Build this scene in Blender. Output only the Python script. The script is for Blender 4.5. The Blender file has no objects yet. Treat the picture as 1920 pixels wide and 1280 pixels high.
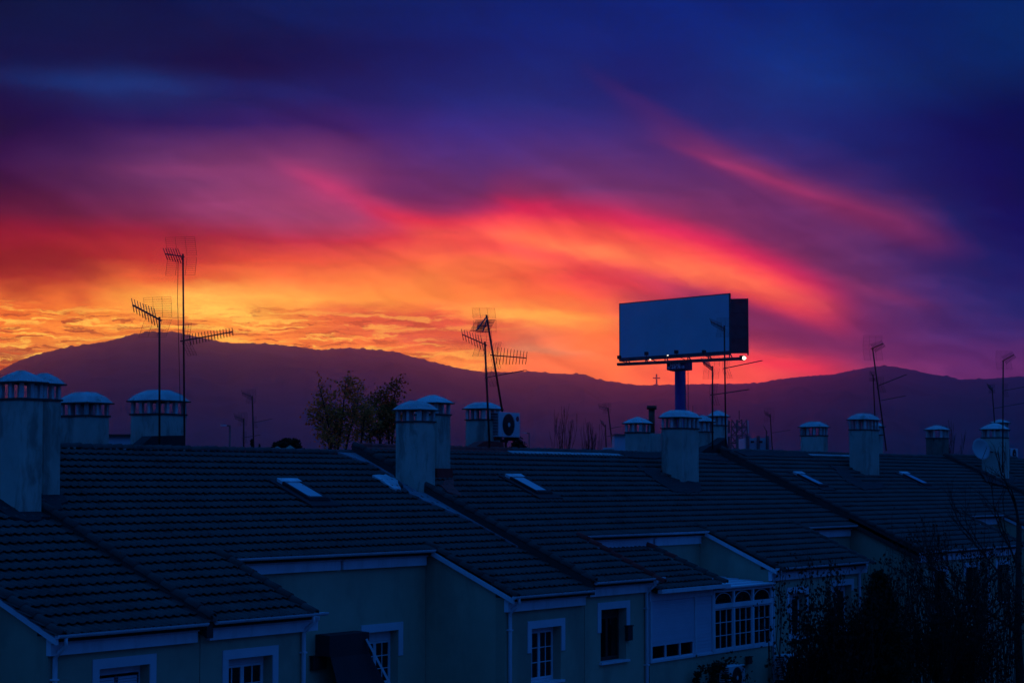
import bpy, bmesh, math, random
import numpy as np
from mathutils import Vector, Matrix, noise as mnoise
random.seed(7)
rng = np.random.default_rng(7)
scene = bpy.context.scene
col = scene.collection

# ------------------------------------------------------------------ camera
# world: X runs along the terrace, Y uphill away from the street, Z up, origin at eye height
FPX = 3928.6                       # focal length in pixels of a 1920 px wide frame
YAW, PITCH = math.radians(32.4997), math.radians(3.929)
CAM = Vector((-33.684, -37.0335, 0.0))
Fh = Vector((math.cos(YAW), math.sin(YAW), 0)); Rt = Vector((math.sin(YAW), -math.cos(YAW), 0)); Zu = Vector((0, 0, 1))
Fw = Fh*math.cos(PITCH) + Zu*math.sin(PITCH); Up = Zu*math.cos(PITCH) - Fh*math.sin(PITCH)
cam_data = bpy.data.cameras.new('camera')
cam_data.sensor_width = 36.0
cam_data.lens = FPX/1920*36.0
cam_data.clip_start = 0.5
cam_data.clip_end = 60000
cam = bpy.data.objects.new('camera', cam_data)
col.objects.link(cam)
cam.matrix_world = Matrix((( Rt.x, Up.x, -Fw.x, CAM.x), (Rt.y, Up.y, -Fw.y, CAM.y), (Rt.z, Up.z, -Fw.z, CAM.z), (0, 0, 0, 1)))
scene.camera = cam

def ray(x, y):                     # direction through a point of the 1920x1280 photograph (depth 1 along the axis)
    return Fw + Rt*((x-960)/FPX) + Up*((640-y)/FPX)
def at(x, y, D):                   # that point at a depth of D metres
    return CAM + ray(x, y)*D
def on(x, y, axis, val):           # that point where it meets the plane X|Y|Z = val
    d = ray(x, y); k = (val-CAM[axis])/d[axis]
    return CAM + d*k
def azel(x, y):
    d = ray(x, y).normalized()
    return math.degrees(math.atan2(d.dot(Rt), d.dot(Fh))), math.degrees(math.asin(d.z))

# ------------------------------------------------------------------ view
scene.render.engine = 'CYCLES'
scene.view_settings.view_transform = 'Standard'
scene.view_settings.look = 'None'
scene.view_settings.exposure = 0.0
scene.view_settings.gamma = 1.0
scene.view_settings.use_curve_mapping = False
cy = scene.cycles
cy.use_denoising = True
cy.max_bounces = 6; cy.diffuse_bounces = 3; cy.glossy_bounces = 3; cy.transmission_bounces = 4; cy.volume_bounces = 1
cy.transparent_max_bounces = 12
cy.sample_clamp_indirect = 6.0

def lin(c):
    return tuple((v/255/12.92 if v/255 <= .04045 else ((v/255+.055)/1.055)**2.4) for v in c)

# ------------------------------------------------------------------ node helper
class NG:
    def __init__(s, tree): s.t = tree; s.n = tree.nodes; s.l = tree.links
    def put(s, sock, v):
        if isinstance(v, bpy.types.NodeSocket): s.l.new(v, sock)
        elif v is not None:
            if isinstance(v, (tuple, list)) and len(v) == 3 and sock.type == 'RGBA': v = (*v, 1)
            sock.default_value = v
    def m(s, op, a, b=None, c=None, clamp=False):
        n = s.n.new('ShaderNodeMath'); n.operation = op; n.use_clamp = clamp
        for i, v in enumerate((a, b, c)): s.put(n.inputs[i], v) if v is not None else None
        return n.outputs[0]
    def v(s, op, a, b=None):
        n = s.n.new('ShaderNodeVectorMath'); n.operation = op
        s.put(n.inputs[0], a)
        if b is not None: s.put(n.inputs[1], b)
        return n.outputs['Value'] if op in ('DOT_PRODUCT', 'LENGTH', 'DISTANCE') else n.outputs[0]
    def xyz(s, x, y, z=0.0):
        n = s.n.new('ShaderNodeCombineXYZ')
        for i, v in enumerate((x, y, z)): s.put(n.inputs[i], v)
        return n.outputs[0]
    def sep(s, a):
        n = s.n.new('ShaderNodeSeparateXYZ'); s.put(n.inputs[0], a); return n.outputs
    def mix(s, f, a, b, mode='MIX'):
        n = s.n.new('ShaderNodeMix'); n.data_type = 'RGBA'; n.blend_type = mode; n.clamp_factor = True
        s.put(n.inputs[0], f); s.put(n.inputs[6], a); s.put(n.inputs[7], b); return n.outputs[2]
    def ramp(s, f, stops, mode='LINEAR'):
        n = s.n.new('ShaderNodeValToRGB'); e = n.color_ramp; e.interpolation = mode
        while len(e.elements) < len(stops): e.elements.new(0.5)
        for k, (p, c) in enumerate(stops):
            e.elements[k].position = p
        for k, (p, c) in enumerate(stops):
            e.elements[k].color = (*c, 1) if len(c) == 3 else c
        s.put(n.inputs[0], f); return n.outputs[0]
    def noise(s, vec, scale, detail=3, rough=.55, out=0, dist=0.0):
        n = s.n.new('ShaderNodeTexNoise'); s.put(n.inputs['Vector'], vec); n.inputs['Scale'].default_value = scale
        n.inputs['Detail'].default_value = detail; n.inputs['Roughness'].default_value = rough; n.inputs['Distortion'].default_value = dist
        return n.outputs[out]
    def ss(s, x, a, b):
        n = s.n.new('ShaderNodeMapRange'); n.interpolation_type = 'SMOOTHSTEP'
        s.put(n.inputs[0], x); n.inputs[1].default_value = a; n.inputs[2].default_value = b
        return n.outputs[0]
    def lerp(s, x, a, b, c=0.0, d=1.0):
        n = s.n.new('ShaderNodeMapRange'); s.put(n.inputs[0], x)
        for i, v in zip((1, 2, 3, 4), (a, b, c, d)): n.inputs[i].default_value = v
        return n.outputs[0]

# ------------------------------------------------------------------ sky
world = bpy.data.worlds.new('World'); scene.world = world; world.use_nodes = True
W = NG(world.node_tree); W.n.clear()
tc = W.n.new('ShaderNodeTexCoord').outputs['Generated']
dirn = W.v('NORMALIZE', tc)
fx = W.v('DOT_PRODUCT', dirn, tuple(Rt)); fy = W.v('DOT_PRODUCT', dirn, tuple(Fh)); fz = W.sep(dirn)[2]
AZ = W.m('MULTIPLY', W.m('ARCTAN2', fx, fy), 180/math.pi)
EL = W.m('MULTIPLY', W.m('ARCSINE', fz), 180/math.pi)
P0 = W.xyz(AZ, EL)
# soft wandering of the cloud edges
wn = W.v('SUBTRACT', W.noise(W.v('MULTIPLY', P0, (0.30, 0.75, 1)), 1.0, 3, .5, out=1), (.5, .5, .5))
wn2 = W.v('SUBTRACT', W.noise(W.v('MULTIPLY', P0, (1.1, 2.6, 1)), 1.0, 5, .6, out=1), (.5, .5, .5))
P1 = W.v('ADD', W.v('ADD', P0, W.v('MULTIPLY', wn, (2.2, 0.55, 0))), W.v('MULTIPLY', wn2, W.xyz(W.lerp(EL, 4.5, 7.5, .9, .15), W.lerp(EL, 4.5, 7.5, .46, .08))))
az1, el1, _ = W.sep(P1)
U = W.lerp(az1, -16, 16)

ROWS = [  # sky colours read along lines of equal height: (row, [(column, sRGB) ...])
 (-140, [(0,(0,27,89)),(600,(0,31,99)),(1000,(0,37,117)),(1400,(0,41,124)),(1920,(0,45,124))]),
 (0,   [(0,(0,20,54)),(300,(0,20,65)),(600,(0,30,89)),(960,(0,31,103)),(1300,(0,33,111)),(1600,(0,29,97)),(1900,(0,35,97))]),
 (90,  [(0,(0,23,65)),(200,(0,23,65)),(450,(4,21,65)),(700,(0,23,79)),(960,(0,33,107)),(1250,(0,35,111)),(1480,(0,43,119)),(1700,(0,33,97)),(1900,(0,37,95))]),
 (165, [(0,(6,25,71)),(220,(12,45,105)),(420,(16,27,77)),(650,(19,29,89)),(820,(12,35,103)),(1000,(15,41,113)),(1200,(0,31,99)),(1480,(0,47,119)),(1700,(0,39,99)),(1900,(0,31,83))]),
 (240, [(0,(34,16,60)),(150,(40,24,76)),(400,(48,32,96)),(640,(56,32,96)),(850,(54,44,124)),(1000,(56,46,124)),(1180,(48,42,112)),(1400,(34,42,112)),(1600,(20,36,102)),(1750,(4,28,90)),(1900,(0,20,72))]),
 (310, [(0,(52,22,66)),(150,(66,34,82)),(300,(100,50,100)),(450,(116,54,102)),(600,(124,56,104)),(720,(88,44,100)),(900,(76,46,110)),(1100,(84,48,106)),(1300,(80,46,104)),(1500,(60,42,104)),(1650,(40,34,94)),(1800,(10,24,80)),(1920,(0,18,70))]),
 (360, [(0,(62,24,62)),(180,(84,38,80)),(350,(112,54,100)),(500,(140,62,108)),(620,(160,60,106)),(760,(100,46,98)),(900,(90,44,92)),(960,(120,44,88)),(1100,(104,52,104)),(1300,(94,48,96)),(1500,(92,46,96)),(1650,(60,38,92)),(1800,(28,28,84)),(1920,(2,20,74))]),
 (410, [(0,(92,26,54)),(180,(100,34,68)),(350,(124,44,84)),(520,(150,62,104)),(680,(160,62,104)),(770,(170,44,80)),(880,(120,44,84)),(960,(160,42,84)),(1100,(170,46,86)),(1300,(116,48,90)),(1500,(100,48,96)),(1650,(96,46,92)),(1800,(46,36,92)),(1920,(14,26,82))]),
 (450, [(0,(130,22,46)),(200,(140,26,50)),(400,(150,30,54)),(600,(180,42,62)),(760,(214,56,66)),(900,(236,88,66)),(1050,(234,84,68)),(1200,(190,50,76)),(1400,(112,48,92)),(1600,(92,46,92)),(1750,(64,40,94)),(1920,(26,28,86))]),
 (490, [(0,(150,28,44)),(140,(170,38,42)),(320,(178,40,44)),(480,(210,66,48)),(640,(226,86,56)),(800,(236,104,60)),(960,(240,110,62)),(1100,(224,74,66)),(1250,(190,56,78)),(1450,(110,50,90)),(1650,(86,46,92)),(1800,(50,38,94)),(1920,(32,32,90))]),
 (525, [(0,(178,50,42)),(70,(190,58,42)),(200,(226,100,48)),(330,(224,84,48)),(480,(240,112,56)),(650,(244,122,58)),(800,(246,128,60)),(960,(236,92,58)),(1100,(214,62,62)),(1250,(186,58,78)),(1450,(110,50,88)),(1650,(88,46,92)),(1800,(56,40,94)),(1920,(36,34,92))]),
 (560, [(0,(238,120,50)),(70,(226,100,46)),(140,(224,106,48)),(260,(248,158,62)),(390,(255,186,80)),(560,(252,166,68)),(750,(250,144,60)),(900,(248,126,56)),(1050,(238,98,56)),(1150,(226,78,60)),(1280,(170,56,76)),(1430,(98,48,82)),(1650,(92,46,92)),(1800,(58,40,94)),(1920,(40,36,92))]),
 (595, [(0,(236,112,44)),(150,(240,126,48)),(350,(252,158,60)),(520,(246,136,56)),(680,(228,100,58)),(860,(214,84,58)),(1000,(250,148,64)),(1120,(248,122,58)),(1250,(210,76,66)),(1420,(106,50,78)),(1620,(90,46,92)),(1800,(62,42,94)),(1920,(46,38,92))]),
 (635, [(0,(236,118,46)),(100,(244,138,54)),(300,(250,150,56)),(460,(244,136,52)),(620,(238,116,54)),(800,(224,96,58)),(920,(206,90,66)),(1000,(208,112,80)),(1100,(248,116,58)),(1250,(240,92,62)),(1400,(190,60,80)),(1500,(116,50,84)),(1650,(96,46,94)),(1800,(74,44,98)),(1920,(66,42,96))]),
 (680, [(0,(190,100,52)),(80,(230,130,60)),(300,(250,150,60)),(700,(250,140,58)),(860,(252,146,62)),(1000,(236,110,66)),(1150,(248,114,62)),(1300,(246,88,66)),(1430,(240,74,70)),(1530,(196,52,80)),(1640,(120,48,90)),(1800,(92,44,96)),(1920,(98,44,92))]),
 (740, [(0,(190,90,50)),(400,(240,120,60)),(900,(244,112,60)),(1200,(246,102,62)),(1400,(236,84,66)),(1600,(170,56,80)),(1800,(110,46,92)),(1920,(100,44,92))]),
]
prev = None
for k, (y, stops) in enumerate(ROWS):
    st = []
    for x, c in stops:
        st.append(((azel(x, y)[0]+16)/32, lin(c)))
    c = W.ramp(U, st)
    e = azel(960, y)[1]
    if prev is None: prev = c
    else: prev = W.mix(W.lerp(el1, e_prev, e), prev, c)
    e_prev = e
SKY = prev

def band(x0, y0, x1, y1, wid, colr, amt, sharp=2.0, warp=P1, taper=2.0, skew=0.0, wmod=None):
    """a cloud band from one sky direction to another; wid = half thickness in px, soft on both ends"""
    global SKY
    a0, e0 = azel(x0, y0); a1, e1 = azel(x1, y1)
    L = math.hypot(a1-a0, e1-e0)/2; ang = math.atan2(e1-e0, a1-a0)
    ux, uy = math.cos(ang), math.sin(ang); w = wid*0.01458
    d = W.v('SUBTRACT', warp, ((a0+a1)/2, (e0+e1)/2, 0))
    t_ = W.m('DIVIDE', W.v('DOT_PRODUCT', d, (ux, uy, 0)), L)
    n_ = W.m('DIVIDE', W.v('DOT_PRODUCT', d, (-uy, ux, 0)), w)
    if skew: n_ = W.m('ADD', n_, W.m('MULTIPLY', W.m('MULTIPLY', t_, t_), skew))   # a bow
    q = W.m('ADD', W.m('POWER', W.m('ABSOLUTE', t_), taper*2), W.m('POWER', W.m('ABSOLUTE', n_), sharp))
    g = W.m('EXPONENT', W.m('MULTIPLY', q, -1.0))
    g = W.m('MULTIPLY', g, amt)
    if wmod is not None: g = W.m('MULTIPLY', g, wmod)
    SKY = W.mix(g, SKY, lin(colr))

# long fibres combed along the wind (up-left to down-right), and flat shreds low over the hills
ca, sa = math.cos(math.radians(-27)), math.sin(math.radians(-27))
Pr = W.xyz(W.v('DOT_PRODUCT', P1, (ca, sa, 0)), W.v('DOT_PRODUCT', P1, (-sa, ca, 0)))
fib = W.noise(W.v('MULTIPLY', Pr, (0.16, 1.15, 1)), 1.0, 4, .55)
fib2 = W.noise(W.v('MULTIPLY', P1, (0.28, 1.5, 1)), 1.0, 5, .6, dist=.4)
soft = W.ss(fib, .30, .70)

#@BANDS
PS = W.v('ADD', P0, W.v('MULTIPLY', wn, (.55, 0.16, 0)))          # hardly ruffled: the high smooth streaks
band(0, 95, 620, 125, 30, (7,10,48), .55, 2, P1, 1.6)
band(20, 140, 340, 166, 17, (32,56,126), .5, 2, P1, 1.5)
band(330, 150, 620, 185, 14, (36,40,112), .35, 2, P1, 1.5)
band(1080, 120, 1400, 320, 24, (80,32,82), .38, 2, PS, 1.5)
band(1270, 270, 1750, 452, 24, (140,52,96), .80, 2, PS, 1.6, skew=-.2)
band(1290, 285, 1640, 402, 8, (180,58,104), .45, 2, PS, 1.6)
band(1500, 350, 1760, 462, 24, (120,44,84), .5, 2, PS, 1.6)
band(230, 318, 650, 330, 15, (150,66,118), .45, 2, PS, 1.6)
band(330, 392, 640, 420, 26, (146,66,112), .35, 2, PS, 1.6)
band(545, 318, 790, 424, 20, (186,54,100), .75, 2, PS, 1.8)
band(660, 340, 960, 400, 30, (92,40,92), .6, 2, PS, 1.6)
band(1180, 566, 1720, 640, 46, (78,38,82), .88, 2.8, PS, 2.2)
band(1330, 615, 1660, 655, 26, (84,40,80), .6, 2, PS, 1.8)
band(1180, 600, 1420, 690, 24, (240,92,62), .35, 2, PS, 1.6)
# the great lit cloud: crimson rim, orange body, pale heart
band(700, 424, 1010, 420, 15, (220,38,72), .85, 2, PS, 2.2, skew=-2.0)
band(760, 450, 1000, 446, 20, (236,84,62), .7, 2, PS, 1.8, skew=-1.2)
band(890, 386, 1566, 532, 50, (222,36,80), .95, 3.4, PS, 3.0, skew=.80)
band(890, 400, 1536, 538, 34, (246,82,68), .98, 3.4, PS, 3.0, skew=1.05)
band(930, 428, 1460, 534, 18, (255,128,74), .8, 2, P1, 1.8, skew=.7, wmod=W.lerp(fib, .3, .65, .55, 1.15))
band(930, 372, 1030, 408, 11, (214,36,80), .55, 2, PS, 1.5)
band(1550, 520, 1740, 575, 12, (150,54,94), .3, 2, PS, 1.5)
band(1040, 505, 1260, 548, 20, (206,54,62), .65, 2, P1, 1.6)
band(860, 578, 1140, 610, 12, (255,176,72), .75, 2, P1, 1.6)
band(640, 590, 1010, 622, 17, (196,72,56), .75, 2, P1, 1.7)
band(660, 620, 980, 644, 8, (176,66,58), .55, 2, P1, 1.7)
band(940, 645, 1090, 660, 9, (206,142,104), .6, 2, P1, 1.6)
band(1370, 668, 1560, 698, 12, (236,48,70), .65, 2, PS, 1.6)
# rolled dark edge over the glow at the left, with rain shreds hanging from it
band(-60, 482, 200, 506, 34, (128,24,38), .85, 2, P1, 1.6)
band(128, 530, 146, 578, 12, (196,78,44), .6, 2, P1, 1.2)
band(20, 505, 60, 560, 26, (160,44,40), .6, 2, P1, 1.2)
band(260, 575, 520, 588, 12, (255,204,86), .6, 2, P1, 1.6)
band(-40, 655, 70, 668, 10, (150,84,58), .7, 2, PS, 1.6)

# brightness broken up by the fibres
el_lo = W.m('SUBTRACT', 1.0, W.ss(EL, 5.2, 9.5))
k1 = W.m('MULTIPLY', W.lerp(fib, .25, .75, .74, 1.26), W.lerp(fib2, .25, .75, .80, 1.20))
k1 = W.m('ADD', W.m('MULTIPLY', k1, W.lerp(EL, 4.0, 9.5, 1.0, .55)), W.lerp(EL, 4.0, 9.5, 0.0, .45))
SKY = W.mix(1.0, SKY, W.xyz(k1, k1, k1), 'MULTIPLY')
# low shreds: dark red-brown against yellow, finer and flatter towards the hills
wob = W.v('MULTIPLY', W.v('SUBTRACT', W.noise(W.v('MULTIPLY', P0, (.8, 2.4, 1)), 1.0, 4, .6, out=1), (.5,.5,.5)), (2.2, .42, 0))
Ps = W.v('ADD', P0, wob)
sh = W.noise(W.v('MULTIPLY', Ps, (0.50, 5.5, 1)), 1.0, 8, .70)
sh2 = W.noise(W.v('MULTIPLY', Ps, (0.9, 7.0, 1)), 1.0, 6, .66)
big = W.noise(W.v('MULTIPLY', P0, (.35, 1.1, 1)), 1.0, 2, .5)
lowband = W.m('MULTIPLY', W.ss(EL, 2.4, 3.2), W.m('SUBTRACT', 1.0, W.ss(EL, 4.2, 5.2)))
leftish = W.m('SUBTRACT', 1.0, W.ss(AZ, -5.5, 1.5))
lb = W.m('MULTIPLY', W.m('MULTIPLY', lowband, leftish), W.lerp(W.ss(big, .32, .58), 0, 1, .5, 1.0))
SKY = W.mix(W.m('MULTIPLY', lb, W.m('MULTIPLY', W.ss(sh, .515, .60), .80)), SKY, lin((196,78,40)))
SKY = W.mix(W.m('MULTIPLY', lb, W.m('MULTIPLY', W.ss(sh2, .52, .59), .85)), SKY, lin((132,46,36)))
SKY = W.mix(W.m('MULTIPLY', lb, W.m('MULTIPLY', W.ss(sh, .485, .42), .92)), SKY, lin((255,196,80)))

# what lies beyond the frame: the glow dies away round the horizon, deep blue dusk overhead
nish = W.n.new('ShaderNodeTexSky'); nish.sky_type = 'NISHITA'; nish.sun_disc = False
nish.sun_elevation = math.radians(-1.5); nish.sun_rotation = math.pi/2 - YAW - math.radians(8)
nb = W.v('MULTIPLY', nish.outputs[0], (0.02, 0.05, 0.10))
dusk = W.ramp(W.lerp(EL, -10, 90), [(0.0, lin((10,16,40))), (.1, lin((34,34,78))), (.2, lin((12,50,118))), (.35, lin((12,76,162))), (.6, lin((16,90,180))), (1.0, lin((16,92,184)))])
dusk = W.v('ADD', dusk, W.v('MULTIPLY', nb, (.3, .3, .3)))
side = W.ss(W.m('ABSOLUTE', W.m('ADD', AZ, 3.0)), 15.5, 60)
top = W.ss(EL, 13.0, 24.0)
out_f = W.m('MAXIMUM', side, top)
SKYALL = W.mix(out_f, SKY, dusk)
# the valley haze (built below) takes light out of the low sky: the sky is as bright as it shows through that air
HAZE_D, HAZE_TOP = 6.0e-5, 605.0
Lh = W.m('MINIMUM', 9000.0, W.m('DIVIDE', HAZE_TOP, W.m('MAXIMUM', fz, .03)))
dk = W.lerp(EL, 7.0, 12.5, 1.0, .2)
dk = W.m('MULTIPLY', dk, W.m('SUBTRACT', 1.0, out_f))
SKYALL = W.v('MAXIMUM', W.v('SUBTRACT', SKYALL, W.v('MULTIPLY', W.xyz(dk, dk, dk), (.030, .0075, .010))), (.0008, .003, .004))
gain = W.m('EXPONENT', W.m('MULTIPLY', Lh, HAZE_D*.85))
SKYALL = W.v('MULTIPLY', SKYALL, W.xyz(gain, gain, gain))
bg = W.n.new('ShaderNodeBackground'); W.l.new(SKYALL, bg.inputs[0]); bg.inputs[1].default_value = 1.0
wo = W.n.new('ShaderNodeOutputWorld'); W.l.new(bg.outputs[0], wo.inputs[0])
world.cycles.sampling_method = 'MANUAL'; world.cycles.sample_map_resolution = 1024
# ------------------------------------------------------------------ materials
MATS = {}
def mat(name, color, rough=.8, metal=0.0, var=.25, scale=1.5, bump=0.0, bscale=20, stain=None, streak=0.0, spec=.3, sx=2.6):
    if name in MATS: return MATS[name]
    m = bpy.data.materials.new(name); m.use_nodes = True
    g = NG(m.node_tree); b = g.n['Principled BSDF']
    b.inputs['Roughness'].default_value = rough; b.inputs['Metallic'].default_value = metal
    b.inputs['Specular IOR Level'].default_value = spec
    obj = g.n.new('ShaderNodeTexCoord').outputs['Object']
    info = g.n.new('ShaderNodeObjectInfo').outputs['Random']
    pos = g.n.new('ShaderNodeNewGeometry').outputs['Position']
    n1 = g.noise(pos, scale, 5, .6)
    k = g.m('ADD', g.lerp(n1, .25, .75, 1-var, 1+var), g.lerp(info, 0, 1, -var*.5, var*.5))
    c = g.v('MULTIPLY', tuple(color), g.xyz(k, k, k))
    if streak:
        ps = g.v('MULTIPLY', g.v('ADD', pos, g.v('MULTIPLY', g.noise(pos, 1.3, 2, .5, out=1), (.5,.5,.2))), (sx, sx, .30))
        s = g.ss(g.noise(ps, 1.0, 5, .65), .47, .66)
        c = g.mix(g.m('MULTIPLY', s, streak), c, tuple(stain or (.03, .03, .03)))
    elif stain:
        s = g.ss(g.noise(pos, scale*.6, 6, .7), .55, .72)
        c = g.mix(s, c, tuple(stain))
    g.l.new(c, b.inputs['Base Color'])
    if bump:
        bn = g.n.new('ShaderNodeBump'); bn.inputs['Strength'].default_value = bump; bn.inputs['Distance'].default_value = .02
        g.l.new(g.noise(pos, bscale, 4, .6), bn.inputs['Height']); g.l.new(bn.outputs[0], b.inputs['Normal'])
    MATS[name] = m; return m

def emis(name, color, strength):
    m = bpy.data.materials.new(name); m.use_nodes = True
    b = m.node_tree.nodes['Principled BSDF']
    b.inputs['Base Color'].default_value = (*color, 1)
    b.inputs['Emission Color'].default_value = (*color, 1); b.inputs['Emission Strength'].default_value = strength
    return m

# ------------------------------------------------------------------ object helpers
def props(o, label=None, cat=None, group=None, kind=None):
    if label: o['label'] = label
    if cat: o['category'] = cat
    if group: o['group'] = group
    if kind: o['kind'] = kind
    return o
def empty(name, loc, label, cat, group=None):
    o = bpy.data.objects.new(name, None); o.empty_display_size = .3
    o.location = loc; col.objects.link(o)
    return props(o, label, cat, group)
def link(name, me, parent=None, loc=None):
    o = bpy.data.objects.new(name, me); col.objects.link(o)
    if parent is not None:
        o.parent = parent
        if loc is None: o.location = -world_loc(parent)
        else: o.location = Vector(loc) - world_loc(parent)
    elif loc is not None: o.location = loc
    return o
def world_loc(o):
    v = Vector(o.location); p = o.parent
    while p is not None: v += Vector(p.location); p = p.parent
    return v

class MB:
    """collects boxes, bars and prisms in world coordinates; build() links ONE mesh object"""
    def __init__(s): s.v = []; s.f = []; s.sm = []
    def add(s, vs, fs, smooth=False):
        n = len(s.v); s.v += [tuple(v) for v in vs]; s.f += [tuple(i+n for i in f) for f in fs]; s.sm += [smooth]*len(fs); return s
    def box(s, x0, x1, y0, y1, z0, z1):
        return s.hexa([(x0,y0,z0),(x1,y0,z0),(x1,y1,z0),(x0,y1,z0)], [(x0,y0,z1),(x1,y0,z1),(x1,y1,z1),(x0,y1,z1)])
    def hexa(s, bot, top):
        return s.add(list(bot)+list(top), [(3,2,1,0),(4,5,6,7),(0,1,5,4),(1,2,6,5),(2,3,7,6),(3,0,4,7)])
    def tube(s, pts, r, n=8, r1=None, cap=True):
        pts = [Vector(p) for p in pts]; rings = []; N = len(pts)
        up = Vector((0,0,1))
        for i, p in enumerate(pts):
            d = (pts[min(i+1, N-1)] - pts[max(i-1, 0)]).normalized()
            a = d.cross(up if abs(d.z) < .95 else Vector((1,0,0))).normalized(); b = d.cross(a)
            rr = r if r1 is None else r + (r1-r)*i/(N-1)
            rings.append([p + a*math.cos(2*math.pi*k/n)*rr + b*math.sin(2*math.pi*k/n)*rr for k in range(n)])
        vs = [v for g in rings for v in g]; fs = []
        for i in range(N-1):
            for k in range(n):
                fs.append((i*n+k, i*n+(k+1)%n, (i+1)*n+(k+1)%n, (i+1)*n+k))
        s.add(vs, fs, True)
        if cap: s.add(rings[0], [tuple(range(n))]); s.add(rings[-1], [tuple(reversed(range(n)))])
        return s
    def bar(s, a, b, w, h=None, up=(0,0,1)):
        a = Vector(a); b = Vector(b); h = h or w; d = (b-a).normalized(); u = Vector(up)
        if abs(d.dot(u)) > .98: u = Vector((1,0,0))
        x = d.cross(u).normalized()*w/2; y = x.cross(d).normalized()*h/2
        return s.hexa([a-x-y, a+x-y, a+x+y, a-x+y], [b-x-y, b+x-y, b+x+y, b-x+y])
    def prism(s, poly, vec):
        n = len(poly); vec = Vector(vec); a = [Vector(p) for p in poly]; b = [p+vec for p in a]
        return s.add(a+b, [tuple(reversed(range(n))), tuple(range(n, 2*n))] + [(i, (i+1) % n, n+(i+1) % n, n+i) for i in range(n)])
    def mesh(s, name, m):
        me = bpy.data.meshes.new(name); me.from_pydata(s.v, [], s.f)
        me.polygons.foreach_set('use_smooth', s.sm); me.materials.append(m)
        bm = bmesh.new(); bm.from_mesh(me); bmesh.ops.remove_doubles(bm, verts=bm.verts, dist=1e-5)
        bmesh.ops.recalc_face_normals(bm, faces=bm.faces); bm.to_mesh(me); bm.free()
        return me
    def build(s, name, m, parent=None, bevel=0):
        o = link(name, s.mesh(name, m), parent)
        if bevel:
            md = o.modifiers.new('bevel', 'BEVEL'); md.width = bevel; md.segments = 2; md.limit_method = 'ANGLE'
        return o

# ------------------------------------------------------------------ ground, hills, air
GZ = -8.6
g_ = mat('dry_ground', (.045, .05, .035), .95, var=.4, scale=.05)
mb = MB()
nseg = 96
mb.add([(CAM.x, CAM.y, GZ)] + [(CAM.x+9300*math.cos(2*math.pi*k/nseg), CAM.y+9300*math.sin(2*math.pi*k/nseg), GZ) for k in range(nseg)],
       [(0, 1+k, 1+(k+1) % nseg) for k in range(nseg)])
props(mb.build('ground', g_), 'dark flat ground around and behind the houses', kind='structure')

PROFILE = [(-900,720),(-500,735),(-200,722),(-60,706),(0,694),(30,679),(60,667),(95,658),(130,650),(200,640),(240,629),(258,625),(275,622),(330,622),(365,630),(400,638),(430,643),(500,644),(560,650),(600,656),(650,652),(700,655),(740,659),(780,670),(830,683),(870,692),(910,697),(960,697),(1000,696),(1040,700),(1075,701),(1095,701),(1120,711),(1160,717),(1200,722),(1250,721),(1300,720),(1380,719),(1420,718),(1460,711),(1500,706),(1560,702),(1600,694),(1640,686),(1670,686),(1700,691),(1740,700),(1780,706),(1800,711),(1850,710),(1920,705),(1990,700),(2200,715),(2500,735),(3000,770)]
azp = np.array([azel(x, y)[0] for x, y in PROFILE]); elp = np.array([azel(x, y)[1] for x, y in PROFILE])
RR = 8000.0
azs = np.concatenate([np.linspace(-24, -14.2, 80), np.linspace(-14.15, 14.15, 1900), np.linspace(14.2, 30, 100)])
rs = np.array([2600, 3200, 3800, 4400, 5000, 5600, 6100, 6600, 7000, 7350, 7600, 7800, 7920, 7975, 8000, 8050, 8300, 8900])
prof = np.clip((rs-2600)/(RR-2600), 0, 1)**1.15
hm = np.interp(azs, azp, elp)
hv = []
for i, a in enumerate(azs):
    crest = RR*math.tan(math.radians(hm[i]))
    tree = 3.2*mnoise.noise((a*42, 1, 0)) + 3.0*mnoise.noise((a*110, 3, 0)) + 7*mnoise.noise((a*6, 9, 0))
    for j, r in enumerate(rs):
        if r <= RR:
            z = GZ + (crest-GZ)*prof[j]
            w = prof[j]*(1-prof[j])*4
            z += w*(45*mnoise.noise((a*.5, r*.0009, 2)) + 25*mnoise.noise((a*1.6, r*.0022, 5)))
            if r >= 7990: z += tree
        else:
            z = crest*(1-(r-RR)/1400.0)
        x_ = CAM + (Fh*math.cos(math.radians(a)) + Rt*math.sin(math.radians(a)))*r
        hv.append((x_.x, x_.y, z))
nr = len(rs)
hf = [(i*nr+j, (i+1)*nr+j, (i+1)*nr+j+1, i*nr+j+1) for i in range(len(azs)-1) for j in range(nr-1)]
me = bpy.data.meshes.new('hills'); me.from_pydata(hv, [], hf); me.update()
me.materials.append(mat('hillside', (.06, .055, .085), .95, var=.35, scale=.004))
props(link('hills', me), 'long dark wooded ridge along the horizon under the sunset', kind='structure')

def haze_box(density, color, aniso):
    z0, z1 = GZ-1.2, HAZE_TOP
    m = bpy.data.materials.new('haze'); m.use_nodes = True; g = NG(m.node_tree); g.n.clear()
    pv = g.n.new('ShaderNodeVolumePrincipled'); pv.inputs['Color'].default_value = (*color, 1)
    pv.inputs['Density'].default_value = density; pv.inputs['Anisotropy'].default_value = aniso
    o = g.n.new('ShaderNodeOutputMaterial'); g.l.new(pv.outputs[0], o.inputs['Volume'])
    b = MB().prism([(CAM.x+9400*math.cos(2*math.pi*k/24), CAM.y+9400*math.sin(2*math.pi*k/24), z0) for k in range(24)], (0, 0, z1-z0))
    ob = b.build('haze', m); props(ob, 'thin violet evening haze over the whole valley', kind='stuff'); ob.visible_shadow = True
haze_box(HAZE_D, (.94, .70, 1.0), .972)
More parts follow.
